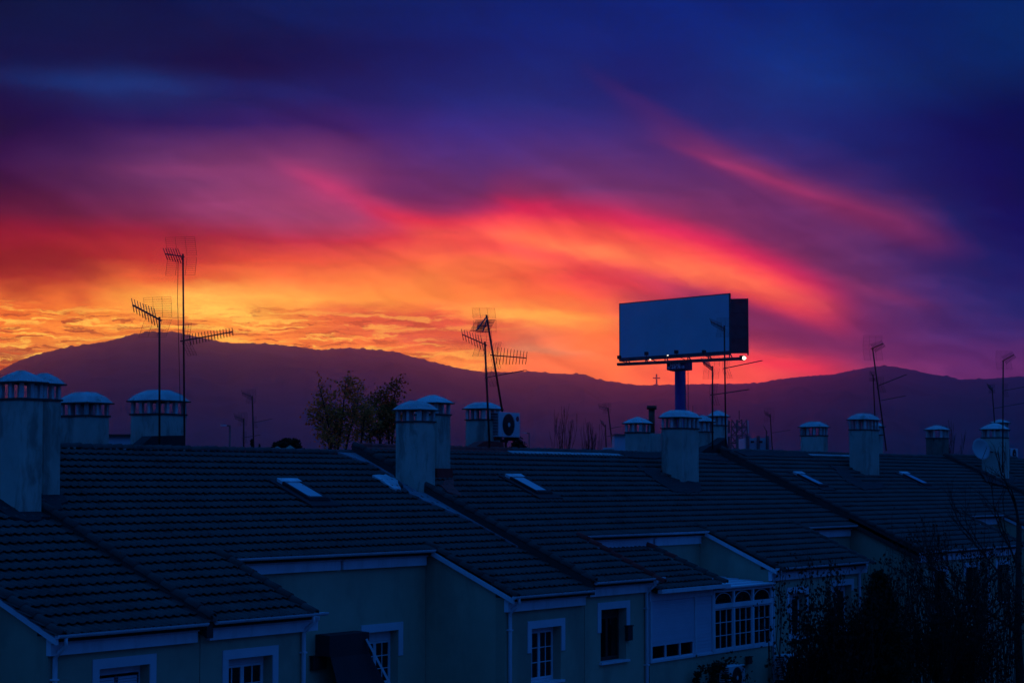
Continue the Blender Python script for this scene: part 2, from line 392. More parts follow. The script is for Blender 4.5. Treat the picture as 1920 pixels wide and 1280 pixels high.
# ------------------------------------------------------------------ the terrace of houses
T = 0.46458                        # fall of the roofs
QM, QW, GA = 5.67, 8.15, 0.3543    # eaves of the main roof, eaves of the wings, course spacing (all level distances)
TW = 0.25
YM, YW = -5.37, -7.85              # faces of the set-back walls and of the wings
M_TILE = mat('roof_tile', (.064, .059, .054), .82, var=.26, scale=.8, stain=(.03,.03,.028), bump=.3, bscale=60)
M_TILER = mat('red_painted_tile', (.36, .035, .03), .8, var=.3, scale=2)
M_DECK = mat('roof_deck', (.02, .018, .018), .95)
M_WALL = mat('cream_render', (.38, .36, .25), .92, var=.20, scale=.45, streak=.28, sx=.8, stain=(.15,.14,.11), bump=.25, bscale=45)
M_CHIM = mat('chimney_render', (.44, .44, .36), .92, var=.22, scale=1.2, streak=.62, sx=2.2, stain=(.10,.095,.08), bump=.3, bscale=40)
M_CAP = mat('chimney_cap_concrete', (.50, .52, .50), .85, var=.25, scale=2.4, stain=(.16,.15,.12), bump=.3, bscale=30)
M_DKSLAB = mat('dark_and_shade_slab', (.05, .045, .04), .9)  # plain dark tone; on the chimney slabs it paints in the shadow lines
M_POST = mat('chimney_post_paint', (.55, .55, .53), .85, var=.25, scale=6, streak=.5)
M_TRIM = mat('white_trim', (.62, .64, .70), .55, var=.08, scale=1.5, streak=.25, stain=(.3,.3,.3))
M_SURR = mat('white_surround', (.58, .6, .66), .8, var=.08)
M_MEMB = mat('grey_roof_membrane', (.19, .20, .23), .65, var=.3, scale=1.6, bump=.5, bscale=8)
M_ALU = mat('aluminium_roof_paint', (.52, .54, .56), .45, var=.35, scale=3, bump=.5, bscale=9)
M_BIT = mat('bitumen', (.018, .018, .02), .8, var=.3)
M_MORT = mat('pale_mortar', (.42, .42, .42), .9, var=.2, scale=4)
M_REDP = mat('red_roof_paint', (.36, .03, .025), .7, var=.3, scale=2.5)
M_GLASS = mat('dark_window_glass', (.006, .006, .008), .04, var=.1, spec=.5)
M_SKYG = mat('skylight_glass', (.30, .33, .36), .05, var=.05, spec=.8)
M_DARKM = mat('dark_metal', (.03, .03, .033), .5, metal=.2)
M_WOOD = mat('brown_window_frame', (.05, .03, .022), .6)
M_SHUT = mat('white_roller_shutter', (.55, .56, .66), .6, var=.06)

HS = {}
HZ = {1: .961, 2: .974, 3: 1.176, 4: 1.375, 5: 1.465}
HX = {1: (-12.6, 0.0), 2: (0.0, 15.8), 3: (15.8, 39.6), 4: (39.6, 63.5), 5: (63.5, 84.0)}
WINGS = {1: [(-4.4, 0.0)], 2: [(0.0, 3.5), (11.8, 15.8)], 3: [(15.8, 19.3), (27.4, 34.7)], 4: [(39.6, 51.0), (55.7, 63.5)], 5: [(63.5, 72.0)]}
HLAB = {1: 'nearest terraced house at the left edge, double chimney rising from its dark tiled roof',
        2: 'terraced house with a skylight left of the paired chimneys and a set-back cream wall',
        3: 'terraced house with the white roller shutter and glazed bay, red painted verge on its roof',
        4: 'terraced house behind the bare garden trees, two skylights on its long dark roof',
        5: 'farthest terraced house at the right edge, with satellite dish on its chimney'}
def zr(h, y):                      # height of the roof surface
    return HZ[h] - .05 + T*y if y <= 0 else HZ[h] - .05 - T*y
for h in HX:
    HS[h] = empty('terraced_house', (HX[h][0], -5.3, GZ), HLAB[h], 'house', 'row of terraced houses')

def proj(p):
    d = Vector(p)-CAM; z = d.dot(Fw)
    return 960+FPX*d.dot(Rt)/z, 640-FPX*d.dot(Up)/z, z

# --- tiles: one wavy interlocking tile, nose lifted over the course below
def tile_arrays(slope, L=GA+.07):
    prof = [(0, .0), (.085, -.004), (.12, .004), (.15, .020), (.185, .030), (.22, .020), (.25, .004)]
    V = []
    for x, z in prof: V.append((x, 0, z))
    for x, z in prof: V.append((x, -L, z - slope*L + .074))
    for x, z in prof: V.append((x, -L-.002, z - slope*L + .061))
    n = len(prof); Fc = []
    for k in range(n-1):
        Fc.append((k, n+k, n+k+1, k+1)); Fc.append((n+k, 2*n+k, 2*n+k+1, n+k+1))
    Fc.append((n-1, 2*n-1, 3*n-1, 3*n-1)[:3]); Fc.append((0, 2*n, n))
    return np.array(V), Fc
def tile_mesh(name, slope, m):
    V, Fc = tile_arrays(slope); me = bpy.data.meshes.new(name); me.from_pydata([tuple(v) for v in V], [], Fc)
    me.materials.append(m); me.polygons.foreach_set('use_smooth', [True]*len(Fc)); return me
TILE = tile_mesh('roof_tile', T, M_TILE)

def lay_tiles(roof, cells, me, slope, m, most=300):
    """cells: upper left corners (x,y,z) of the tiles; the largest in view one by one, the rest joined"""
    sc_ = []
    for c in cells:
        px, py, d = proj((c[0]+.12, c[1]-.2, c[2]-.05))
        vis = -10 < px < 1930 and 800 < py < 1290
        sc_.append((0 if vis else 1, d, c))
    sc_.sort(key=lambda q: (q[0], q[1]))
    V, Fc = tile_arrays(slope); allv = []; allf = []; nv = len(V)
    for i, (v_, d, c) in enumerate(sc_):
        j = Vector(c) + Vector((random.gauss(0, .003), random.gauss(0, .004), random.gauss(0, .003)))
        tl = random.gauss(0, .004)
        if i < most and v_ == 0:
            o = link('roof_tile', me, roof, j); o.rotation_euler = (0, tl*2, tl)
        else:
            W_ = V.copy(); W_[:, 1] += 0; W_[:, 2] += tl*2*W_[:, 0]*-1
            base = len(allv)*nv; allv.append(W_ + np.array(j)); allf += [tuple(k+base for k in f) for f in Fc]
    if allv:
        me2 = bpy.data.meshes.new('roof_tiles_far'); A = np.concatenate(allv)
        me2.from_pydata(A.tolist(), [], allf); me2.materials.append(m); me2.polygons.foreach_set('use_smooth', [True]*len(allf))
        o = link('roof_tile_courses', me2, roof); o['kind'] = 'stuff'

def half_tile(r, L, slope_vec, m, name, flare=1.12):
    """half-round ridge or verge tile along slope_vec, wider at its lower end"""
    d = Vector(slope_vec).normalized(); a = d.cross(Vector((0,0,1))).normalized(); b = a.cross(d).normalized()
    if b.z < 0: b = -b
    vs = []; n = 7
    for t_, rr, lift in ((0, r, 0), (L, r*flare, .018), (L, r*flare-.016, .0)):
        for k in range(n):
            th = math.pi*k/(n-1)
            vs.append(d*t_ + a*math.cos(th)*rr + b*(math.sin(th)*rr+lift))
    fs = []
    for q in range(2):
        for k in range(n-1): fs.append((q*n+k, q*n+k+1, (q+1)*n+k+1, (q+1)*n+k))
    me = bpy.data.meshes.new(name); me.from_pydata([tuple(v) for v in vs], [], fs); me.materials.append(m)
    me.polygons.foreach_set('use_smooth', [True]*len(fs)); return me
RIDGE = half_tile(.105, .40, (1,0,0), M_TILE, 'ridge_tile')
RIDGER = half_tile(.105, .40, (1,0,0), M_TILER, 'ridge_tile')
SV = (0, -1, -T)
VERGE = half_tile(.10, GA*math.hypot(1,T)+.05, SV, M_TILE, 'verge_tile')
VERGER = half_tile(.10, GA*math.hypot(1,T)+.05, SV, M_TILER, 'verge_tile')

ROOF = {}
for h in HX:
    x0, x1 = HX[h]; rf = MB()
    dz = .03
    def slab(a, b, ya, yb, th=.10):
        za, zb = zr(h, ya)-dz, zr(h, yb)-dz
        rf.prism([(a, ya, za), (a, yb, zb), (a, yb, zb-th), (a, ya, za-th)], (b-a, 0, 0))
    slab(x0+.01, x1-.01, 0, -QM+.06)
    rf.prism([(x0+.01, 0, zr(h,0)-dz), (x0+.01, 5.8, zr(h,5.8)-dz), (x0+.01, 5.8, zr(h,5.8)-dz-.1), (x0+.01, 0, zr(h,0)-dz-.1)], (x1-x0-.02, 0, 0))
    for a, b in WINGS[h]: slab(a+.02, b-.02, -QM+.06, -QW+.06)
    roof = rf.build('roof', M_DECK, HS[h]); ROOF[h] = roof
    n = max(1, round((x1-x0)/TW)); p = (x1-x0)/n
    cells = []
    xr0 = max(x0, -9.5); xr1 = min(x1, 76)
    for i in range(n):
        xx = x0+i*p
        if xx < xr0 or xx > xr1: continue
        wing = any(a-.05 <= xx+p/2 <= b+.05 for a, b in WINGS[h])
        for k in range(23 if wing else 16):
            y = -k*GA + .02
            cells.append((xx, y, zr(h, y) if y < 0 else zr(h, 0)))
    lay_tiles(roof, cells, TILE, T, M_TILE)
    # ridge
    L_ = .37; k = 0; xx = max(x0, -8)
    while xx < min(x1, 74)-.2:
        red = h == 3 and xx < 24.2
        o = link('ridge_tile', RIDGER if red else RIDGE, roof, (xx, random.gauss(0,.006), zr(h,0)+.0+random.gauss(0,.006)))
        xx += L_

def verge(h, x, qa, qb, red=False, lift=.03):
    k = 0; y = -qa
    while y > -qb+.05:
        link('verge_tile', VERGER if red else VERGE, ROOF[h], (x+random.gauss(0,.005), y, zr(h, y)+lift+random.gauss(0,.004)))
        y -= GA
def party(h, x, w0, w1, top, drop, q0=0, q1=QW, name='party_coping', m=None):
    """upstand along the fall of the roof between two houses"""
    mb = MB(); a, b = -q0, -q1
    mb.prism([(x-w0, a, zr(h,a)+top), (x-w0, b, zr(h,b)+top), (x-w0, b, zr(h,b)-drop), (x-w0, a, zr(h,a)-drop)], (w0+w1, 0, 0))
    mb.build(name, m or M_DKSLAB, HS[h])
for h, x in ((2, 0.0), (3, 15.8), (4, 39.6), (5, 63.5)):
    party(h, x, .10, .10, {2: .13, 3: .07, 4: .12, 5: .10}[h], .32, 0, QW-.03)
    verge(h, x+.0, 0, QW, lift={2: .13, 3: .07, 4: .12, 5: .10}[h]+.005)
for h, x, qa, red in ((1, -4.36, QM-.7, 0), (2, 3.46, QM-.35, 0), (2, 11.84, QM-.35, 0), (3, 19.26, QM-.1, 1), (3, 27.44, QM-.5, 0), (3, 34.66, QM-.5, 0), (4, 50.96, QM-.7, 0), (4, 55.74, QM-.9, 0)):
    verge(h, x, qa, QW, bool(red))

# --- eaves: gutter with cornice under it, downpipes, rake boards
def gutter(h, xa, xb, q, cor=True, endcap=True):
    z = HZ[h] - T*q; y0 = -q+.05; r = .068
    P_ = []
    for k in range(9):
        th = math.pi + math.pi*k/8
        P_.append((math.cos(th)*r, math.sin(th)*r*1.1))
    outer = [(xa, y0-.075+px_, z-.01+pz) for px_, pz in P_]
    inner = [(xa, y0-.075+px_*.84, z-.01+pz*.84) for px_, pz in reversed(P_)]
    mb = MB(); mb.prism(outer+inner, (xb-xa, 0, 0))
    cap = [(0, y0-.075+px_*.9, z-.01+pz*.9) for px_, pz in P_]
    for xx in (xa+.004, xb-.016): mb.prism([(xx, b, c) for a, b, c in cap], (.012, 0, 0))
    g = mb.build('gutter', M_TRIM, HS[h])
    if cor:
        yw = YM if abs(q-QM) < .1 else YW
        c = MB(); c.box(xa+.06, xb-.04, yw-.11, yw+.02, z-.42, z-.19); c.box(xa+.06, xb-.04, yw-.16, yw+.02, z-.19, z-.11)
        c.build('cornice', M_TRIM, HS[h])
def downpipe(h, x, y, z0, yw, z1=GZ+.1, jog=.35):
    mb = MB()
    mb.tube([(x, y, z0-.02), (x, y, z0-.22), (x, y+(yw-y)*.5, z0-.34), (x-.02, yw-.07, z0-.46), (x-.02, yw-.07, z0-.75), (x-.02, yw-.07, z1)], .05, 8)
    pipe = mb.build('downpipe', M_TRIM, HS[h])
    zb = z0-.9
    while zb > GZ+.5:
        MB().box(x-.085, x+.045, yw-.125, yw+.0, zb, zb+.035).build('pipe_clip', M_TRIM, pipe); zb -= 1.6
def rake(h, x, qa, qb, side):
    """white board up the gable under the verge"""
    mb = MB(); a, b = -qa, -qb; o = x-.10 if side < 0 else x+.02
    mb.prism([(o, a, zr(h,a)-.03), (o, b, zr(h,b)-.03), (o, b, zr(h,b)-.15), (o, a, zr(h,a)-.15)], (.08, 0, 0))
    mb.build('rake_board', M_TRIM, HS[h])

gutter(1, -4.48, -.16, QW); gutter(1, -9.5, -4.42, QM)
gutter(2, .12, 3.9, QW); gutter(2, 3.55, 8.0, QM); gutter(2, 8.02, 11.72, QM); gutter(2, 11.72, 15.72, QW)
gutter(3, 15.86, 19.75, QW); gutter(3, 19.36, 24.1, QM); gutter(3, 24.12, 27.34, QM); gutter(3, 27.32, 35.1, QW); gutter(3, 34.75, 39.45, QM)
gutter(4, 39.75, 51.1, QW); gutter(4, 51.1, 55.6, QM); gutter(4, 55.7, 63.3, QW); gutter(5, 63.7, 72, QW)
rake(1, -4.4, QM-.3, QW, -1); rake(2, 11.8, QM-.1, QW, -1); rake(3, 27.4, QM-.45, QW, -1); rake(4, 39.6, QM-.3, QW, -1); rake(4, 51.0, QM-.7, QW, 1); rake(4, 55.7, QM-.9, QW, -1)
for h, x, q in ((1, -4.25, QW), (2, 3.42, QW), (2, 11.95, QW), (3, 19.2, QW), (3, 27.56, QW), (3, 34.5, QW), (4, 47.4, QW)):
    downpipe(h, x, -q-.02, HZ[h]-T*q, YW)

# --- walls
def facade(h, xa, xb, yf, ztop, holes=(), th=.30, m=None):
    xs = sorted({xa, xb, *[v for o in holes for v in o[:2]]}); zs = sorted({GZ, ztop, *[v for o in holes for v in o[2:]]})
    mb = MB()
    for i in range(len(xs)-1):
        for k in range(len(zs)-1):
            cx_, cz_ = (xs[i]+xs[i+1])/2, (zs[k]+zs[k+1])/2
            if any(o[0] < cx_ < o[1] and o[2] < cz_ < o[3] for o in holes): continue
            mb.box(xs[i], xs[i+1], yf, yf+th, zs[k], zs[k+1])
    return mb.build('wall', m or M_WALL, HS[h])
def gable(h, x, w, qa=QM-.4, qb=-YW-.0):
    a, b = -qa, -qb+.30
    MB().prism([(x, a, GZ), (x, b, GZ), (x, b, zr(h,b)-.14), (x, a, zr(h,a)-.14)], (w, 0, 0)).build('wall', M_WALL, HS[h])

HOLES = {  # openings: house -> (wall face, x0, x1, z0, z1)
 1: [(YW, -3.0, -1.55, -5.1, -3.60)],
 2: [(YW, .90, 2.38, -5.12, -3.68), (YM, 9.14, 10.56, -5.1, -3.70), (YW, 13.05, 14.55, -5.15, -3.73)],
 3: [(YW, 16.67, 18.1, -4.86, -3.42), (YW, 28.85, 30.15, -4.95, -3.50), (YW, 32.4, 33.9, -4.9, -3.4)],
 4: [(YW, 41.7, 42.9, -4.7, -3.25), (YW, 45.0, 46.4, -4.7, -3.2), (YW, 48.6, 49.9, -4.7, -3.2)], 5: []}
for h in HX:
    x0, x1 = HX[h]
    sec = []; c = x0
    for a, b in WINGS[h]:
        if a > c+.1: sec.append((c, a, YM))
        sec.append((a, b, YW)); c = b
    if c < x1-.1: sec.append((c, x1, YM))
    for a, b, yf in sec:
        ho = [o[1:] for o in HOLES[h] if o[0] == yf and a < (o[1]+o[2])/2 < b]
        facade(h, a+.012, b-.012, yf, zr(h, yf)-.15, ho)
        if yf == YW:
            gable(h, a+.012, .24); gable(h, b-.252, .24)
    # body of the house behind the fronts
    y_ = YM+.32
    MB().prism([(x0+.012, y_, GZ), (x0+.012, y_, zr(h,y_)-.15), (x0+.012, 0, zr(h,0)-.15), (x0+.012, 5.3, zr(h,5.3)-.15), (x0+.012, 5.3, GZ)], (x1-x0-.024, 0, 0)).build('wall', M_WALL, HS[h])

# --- windows
def window(h, yf, x0, x1, z0, z1, fr=M_TRIM, cols=2, bars=(1, 2), surround=True, ear=(.62, .66), box=.16, sill=True, shutter=None, setb=.24):
    yb = yf+setb; f = .06
    if surround:
        s = MB(); zt = z1+.2
        s.box(x0-.19, x1+.19, yf-.028, yf+.02, z1+.002, zt)
        s.box(x0-.19, x0-.004, yf-.028, yf+.02, z1-ear[0], z1+.002); s.box(x1+.004, x1+.19, yf-.028, yf+.02, z1-ear[1], z1+.002)
        s.build('window_surround', M_SURR, HS[h])
    w = MB()
    w.box(x0+.004, x0+f, yb, yb+.07, z0+.004, z1-.004); w.box(x1-f, x1-.004, yb, yb+.07, z0+.004, z1-.004)
    w.box(x0+f, x1-f, yb, yb+.07, z0+.004, z0+f); w.box(x0+f, x1-f, yb, yb+.07, z1-max(box, f), z1-.004)
    win = w.build('window', fr, HS[h])
    if sill:
        MB().box(x0-.08, x1+.08, yf-.09, yb, z0-.06, z0+.003).build('sill', M_TRIM, win)
    zt = z1-max(box, f)
    if shutter is not None:
        zt2 = zt-(zt-z0-f)*shutter; k = zt; 
        while k > zt2:
            MB().box(x0+f+.01, x1-f-.01, yb-.02, yb-.004, k-.052, k-.004).build('shutter_slat', M_SHUT, win); k -= .055
    sw = (x1-x0-2*f)/cols; g = .05
    for i in range(cols):
        a, b = x0+f+i*sw+.004, x0+f+(i+1)*sw-.004; lo, hi = z0+f+.004, zt-.004
        s = MB(); y0_, y1_ = yb-.02, yb+.04
        s.box(a, a+g, y0_, y1_, lo, hi); s.box(b-g, b, y0_, y1_, lo, hi); s.box(a+g, b-g, y0_, y1_, lo, lo+g); s.box(a+g, b-g, y0_, y1_, hi-g, hi)
        nx, nz = bars
        for q in range(1, nx+1):
            xm = a+g+(b-a-2*g)*q/(nx+1); s.box(xm-.011, xm+.011, y0_+.008, y1_-.008, lo+g-.002, hi-g+.002)
        for q in range(1, nz+1):
            zm = lo+g+(hi-lo-2*g)*q/(nz+1); s.box(a+g-.002, b-g+.002, y0_+.012, y1_-.012, zm-.011, zm+.011)
        s.build('sash', fr, win)
        MB().box(a+g-.01, b-g+.01, yb+.006, yb+.014, lo+g-.01, hi-g+.01).build('pane', M_GLASS, win)
    return win
o = HOLES
window(1, *o[1][0], shutter=.94, bars=(0, 0))
window(2, *o[2][0]); window(2, *o[2][1], box=.26); window(2, *o[2][2], box=.1)
window(3, *o[3][0], fr=M_WOOD, bars=(0, 0), box=.22); window(3, *o[3][1], bars=(0, 0)); window(3, *o[3][2], bars=(0, 0), ear=(.2, .2))
for q in o[4]: window(4, *q, bars=(0, 0), fr=M_DARKM, ear=(.3, .3))

# --- porch of the third house: tiled lean-to, white roller shutter, glazed bay
h = 3; YP = -7.95
ex0, ex1 = 19.36, 23.72
zt, zb = -1.84, -2.97               # top against the wall, eaves
SP = (zt-zb)/(8.15-5.37)
def zp(y): return zt + SP*(y+5.37)
rp = MB(); rp.prism([(ex0, YM-.01, zp(YM)-.05), (ex0, -8.10, zp(-8.10)-.05), (ex0, -8.10, zp(-8.10)-.12), (ex0, YM-.01, zp(YM)-.12)], (ex1-ex0, 0, 0))
porch = rp.build('porch_roof', M_DECK, HS[3])
PT = tile_mesh('roof_tile', SP, M_TILE); cells = []
n = round((ex1-ex0)/TW); p = (ex1-ex0)/n
for i in range(n):
    for k in range(8):
        y = -8.15+.0 + (8-k)*.3475
        cells.append((ex0+i*p, y, zp(y)-.01))
lay_tiles(porch, cells, PT, SP, M_TILE, 300)
PV = half_tile(.10, .40, (0,-1,-SP), M_TILER, 'verge_tile'); PV2 = half_tile(.10, .40, (0,-1,-SP), M_TILE, 'verge_tile')
for k in range(8):
    y = YM-.02-k*.3475
    link('verge_tile', PV if k < 4 and k % 2 == 0 else PV2, porch, (ex1-.03, y, zp(y)+.03))
pg = MB(); z_ = zp(-8.15)
pg.box(ex0+.05, ex1+.05, -8.30, -8.16, z_-.11, z_+.0); pg.build('gutter', M_TRIM, HS[3])
xs_, xp_, xq_ = 19.24, 22.06, 23.2
fp = MB()                            # fascia, white casing round the shutter, blind white panel
fp.box(19.32, 23.28, YP, YP+.12, -3.30, z_-.02); fp.build('fascia', M_TRIM, HS[3])
facade(3, 19.32, 27.1, YP+.02, -5.06, m=M_WALL)
cas = MB()
for a, b in ((19.32, 19.40), (22.06, 22.16), (23.18, 23.30)): cas.box(a, b, YP-.03, YP+.10, -5.06, -3.30)
cas.box(19.40, 23.18, YP-.03, YP+.10, -5.06, -5.0)
cas.build('shutter_casing', M_TRIM, HS[3])
sh_ = MB().box(19.40, 22.06, YP+.05, YP+.07, -4.60, -3.30).build('roller_shutter', M_SHUT, HS[3])
z = -3.33
while z > -4.58:
    MB().box(19.41, 22.05, YP+.012, YP+.048, z-.046, z-.003).build('shutter_slat', M_SHUT, sh_); z -= .049
pn = MB().box(22.16, 23.18, YP+.03, YP+.07, -5.0, -3.30).build('panel', M_SHUT, HS[3])
z = -3.33
while z > -4.98:
    MB().box(22.17, 23.17, YP+.012, YP+.029, z-.095, z-.004).build('panel_board', M_SHUT, pn); z -= .1
lw = MB(); lw.box(19.40, 22.06, YP+.04, YP+.10, -5.0, -4.95)
for xx in (19.40, 20.27, 21.16, 22.0): lw.box(xx, xx+.06, YP+.02, YP+.10, -4.95, -4.60)
lw = lw.build('window', M_TRIM, HS[3])
for a, b in ((19.46, 20.27), (20.33, 21.16), (21.22, 22.0)): MB().box(a, b, YP+.06, YP+.07, -4.95, -4.60).build('pane', M_GLASS, lw)
# glazed bay
bx = [23.32, 24.66, 26.0, 27.34]; bz0, bz1, bz2, bz3 = -5.04, -3.72, -3.58, -3.17
bf = MB(); bf.box(23.30, 27.36, YP-.02, YP+.08, bz0-.02, bz0+.07); bf.box(23.30, 27.36, YP-.035, YP+.08, bz1, bz2); bf.box(23.30, 27.36, YP-.02, YP+.08, bz3-.06, bz3)
for k, xx in enumerate(bx):
    bf.box(xx-.05, xx+.05, YP-.025, YP+.085, bz0+.02, bz3-.02)
bay = bf.build('glazed_bay', M_TRIM, HS[3])
for k in range(3):
    a, b = bx[k]+.05, bx[k+1]-.05; s = MB()
    s.box(a, a+.05, YP, YP+.06, bz0+.07, bz1); s.box(b-.05, b, YP, YP+.06, bz0+.07, bz1); s.box(a+.05, b-.05, YP, YP+.06, bz1-.05, bz1-.002); s.box(a+.05, b-.05, YP, YP+.06, bz0+.072, bz0+.12)
    for q in range(1, 3):
        xm = a+(b-a)*q/3; s.box(xm-.011, xm+.011, YP+.01, YP+.05, bz0+.1, bz1-.04)
        zm = bz0+.1+(bz1-bz0-.14)*q/3; s.box(a+.04, b-.04, YP+.015, YP+.045, zm-.011, zm+.011)
    s.build('sash', M_TRIM, bay)
    MB().box(a+.04, b-.04, YP+.035, YP+.042, bz0+.11, bz1-.04).build('pane', M_GLASS, bay)
    ar = MB(); R_ = (b-a)/2*.92; xc = (a+b)/2
    ar.tube([(xc-R_*math.cos(t_), YP+.02, bz2+.02+math.sin(t_)*.30) for t_ in np.linspace(0, math.pi, 13)], .013, 5)
    ar.build('arch_bar', M_TRIM, bay)
    MB().box(a, b, YP+.035, YP+.042, bz2, bz3-.05).build('transom_pane', M_GLASS, bay)
# corrugated translucent sheets over the bay
so = MB().hexa([(23.76, -8.06, -3.15), (27.38, -8.06, -3.15), (27.38, -5.4, -2.93), (23.76, -5.4, -2.93)], [(23.76, -8.06, -3.13), (27.38, -8.06, -3.13), (27.38, -5.4, -2.91), (23.76, -5.4, -2.91)]).build('bay_roof', M_TRIM, HS[3])
for k in range(6):
    y0_ = -8.10+k*.44; y1_ = y0_+.41
    z0_ = -3.115+(y0_+8.06)*.083
    MB().hexa([(23.76, y0_, z0_), (27.37, y0_, z0_), (27.37, y1_, z0_+.02), (23.76, y1_, z0_+.02)], [(23.76, y0_, z0_+.045), (27.37, y0_, z0_+.045), (27.37, y1_, z0_+.05), (23.76, y1_, z0_+.05)]).build('roof_panel', M_TRIM, so)

# --- skylights
def skylight(h, xa, xb, qa, qb):
    def q_(x, q, up): return (x, -q, zr(h, -q)+up)
    def plate(x0, x1, q0, q1, lo, hi, name, m, par):
        return MB().hexa([q_(x0, q1, lo), q_(x1, q1, lo), q_(x1, q0, lo), q_(x0, q0, lo)], [q_(x0, q1, hi), q_(x1, q1, hi), q_(x1, q0, hi), q_(x0, q0, hi)]).build(name, m, par)
    plate(xa-.34, xb+.30, qa-.30, qb+.36, .05, .098, 'skylight_flashing', M_BIT, ROOF[h])
    plate(xa-.11, xb+.11, qa-.10, qb+.12, .098, .15, 'skylight', M_BIT, ROOF[h])
    plate(xa, xb, qa, qb, .150, .156, 'skylight_pane', M_SKYG, ROOF[h])
    f = .05
    for x0, x1, q0, q1 in ((xa-.09, xa-.002, qa-.05, qb+.09), (xb+.002, xb+.09, qa-.05, qb+.09), (xa-.002, xb+.002, qb+.002, qb+.09)):
        plate(x0, x1, q0, q1, .150, .172, 'skylight_frame', M_BIT, ROOF[h])
    plate(xa-.12, xb+.10, qa-.20, qa-.03, .10, .185, 'skylight_cover', M_ALU, ROOF[h])
skylight(2, 9.92, 10.56, 2.16, 2.95); skylight(3, 20.98, 21.67, 2.23, 3.08); skylight(4, 41.9, 42.5, 2.24, 3.06); skylight(4, 53.1, 53.8, 2.12, 2.96)

# --- patches of waterproofing laid over the tiles
def patch(h, pts, m, name, up=.088, th=.03, n=4):
    P_ = []
    for i, (x, y) in enumerate(pts):
        x2, y2 = pts[(i+1) % len(pts)]
        for k in range(n):
            t_ = k/n; d = ray(x+(x2-x)*t_, y+(y2-y)*t_)
            # meet the roof plane of house h
            kk = (HZ[h]-.05 + T*CAM.y)/(d.z-T*d.y); p = CAM+d*kk
            p = Vector((p.x+random.gauss(0,.035), min(p.y+random.gauss(0,.035), .02), 0)); p.z = HZ[h]-.05+T*p.y+up
            P_.append(p)
    bm = bmesh.new(); vs = [bm.verts.new(p) for p in P_]; f = bm.faces.new(vs)
    r = bmesh.ops.extrude_face_region(bm, geom=[f]); 
    for v in [g for g in r['geom'] if isinstance(g, bmesh.types.BMVert)]: v.co.z -= th+.03
    bmesh.ops.recalc_face_normals(bm, faces=bm.faces); bmesh.ops.triangulate(bm, faces=bm.faces)
    me = bpy.data.meshes.new(name); bm.to_mesh(me); bm.free(); me.materials.append(m)
    return link(name, me, ROOF[h])
patch(2, [(618,847),(652,840),(700,864),(735,888),(738,902),(700,876)], M_MEMB, 'membrane_strip')
patch(2, [(742,902),(785,924),(822,930),(900,968),(1000,1026),(1088,1078),(1072,1082),(985,1036),(880,978),(800,945),(768,930)], M_MEMB, 'membrane_strip')
patch(2, [(699,896),(722,894),(745,905),(752,920),(738,921)], M_ALU, 'painted_membrane', up=.092)
patch(3, [(1197,879),(1236,884),(1240,892),(1277,908),(1311,907),(1318,922),(1296,929),(1262,925),(1230,905)], M_BIT, 'bitumen_flashing')
patch(3, [(1146,849),(1242,852),(1242,863),(1182,861)], M_BIT, 'bitumen_flashing')
patch(3, [(1308,852),(1352,856),(1368,868),(1308,862)], M_BIT, 'bitumen_flashing')
patch(4, [(1372,847),(1508,852),(1524,859),(1400,858)], M_BIT, 'bitumen_flashing')
patch(4, [(1555,875),(1590,881),(1594,894),(1622,908),(1652,907),(1660,917),(1622,922),(1588,906)], M_BIT, 'bitumen_flashing')
patch(3, [(848,897),(852,918),(868,935),(838,926),(826,915)], M_REDP, 'red_membrane')
patch(1, [(-30,925),(0,936),(40,962),(70,962),(90,975),(60,985),(20,975),(-20,950)], M_BIT, 'bitumen_flashing')
patch(2, [(78,932),(116,931),(122,945),(104,966),(86,960)], M_BIT, 'bitumen_flashing')
patch(5, [(1838,887),(1876,902),(1895,893),(1915,905),(1890,915),(1850,905)], M_BIT, 'bitumen_flashing')
mr = MB(); x = 24.0
mr.prism([(24.0, -.02, zr(3,0)+.06), (24.0, -.26, zr(3,-.26)+.055), (24.0, -.26, zr(3,-.26)-.02), (24.0, -.02, zr(3,0)-.02)], (7.6, 0, 0)); mr.build('ridge_mortar', M_MORT, ROOF[3])
mr = MB().prism([(47.0, -.02, zr(4,0)+.06), (47.0, -.24, zr(4,-.24)+.055), (47.0, -.24, zr(4,-.24)-.02), (47.0, -.02, zr(4,0)-.02)], (5.2, 0, 0)).build('ridge_mortar', M_MORT, ROOF[4])
MB().prism([(15.9, -.03, zr(3,0)+.06), (15.9, -.20, zr(3,-.20)+.055), (15.9, -.20, zr(3,-.2)-.02), (15.9, -.03, zr(3,0)-.02)], (8.0, 0, 0)).build('ridge_mortar', M_REDP, ROOF[3])

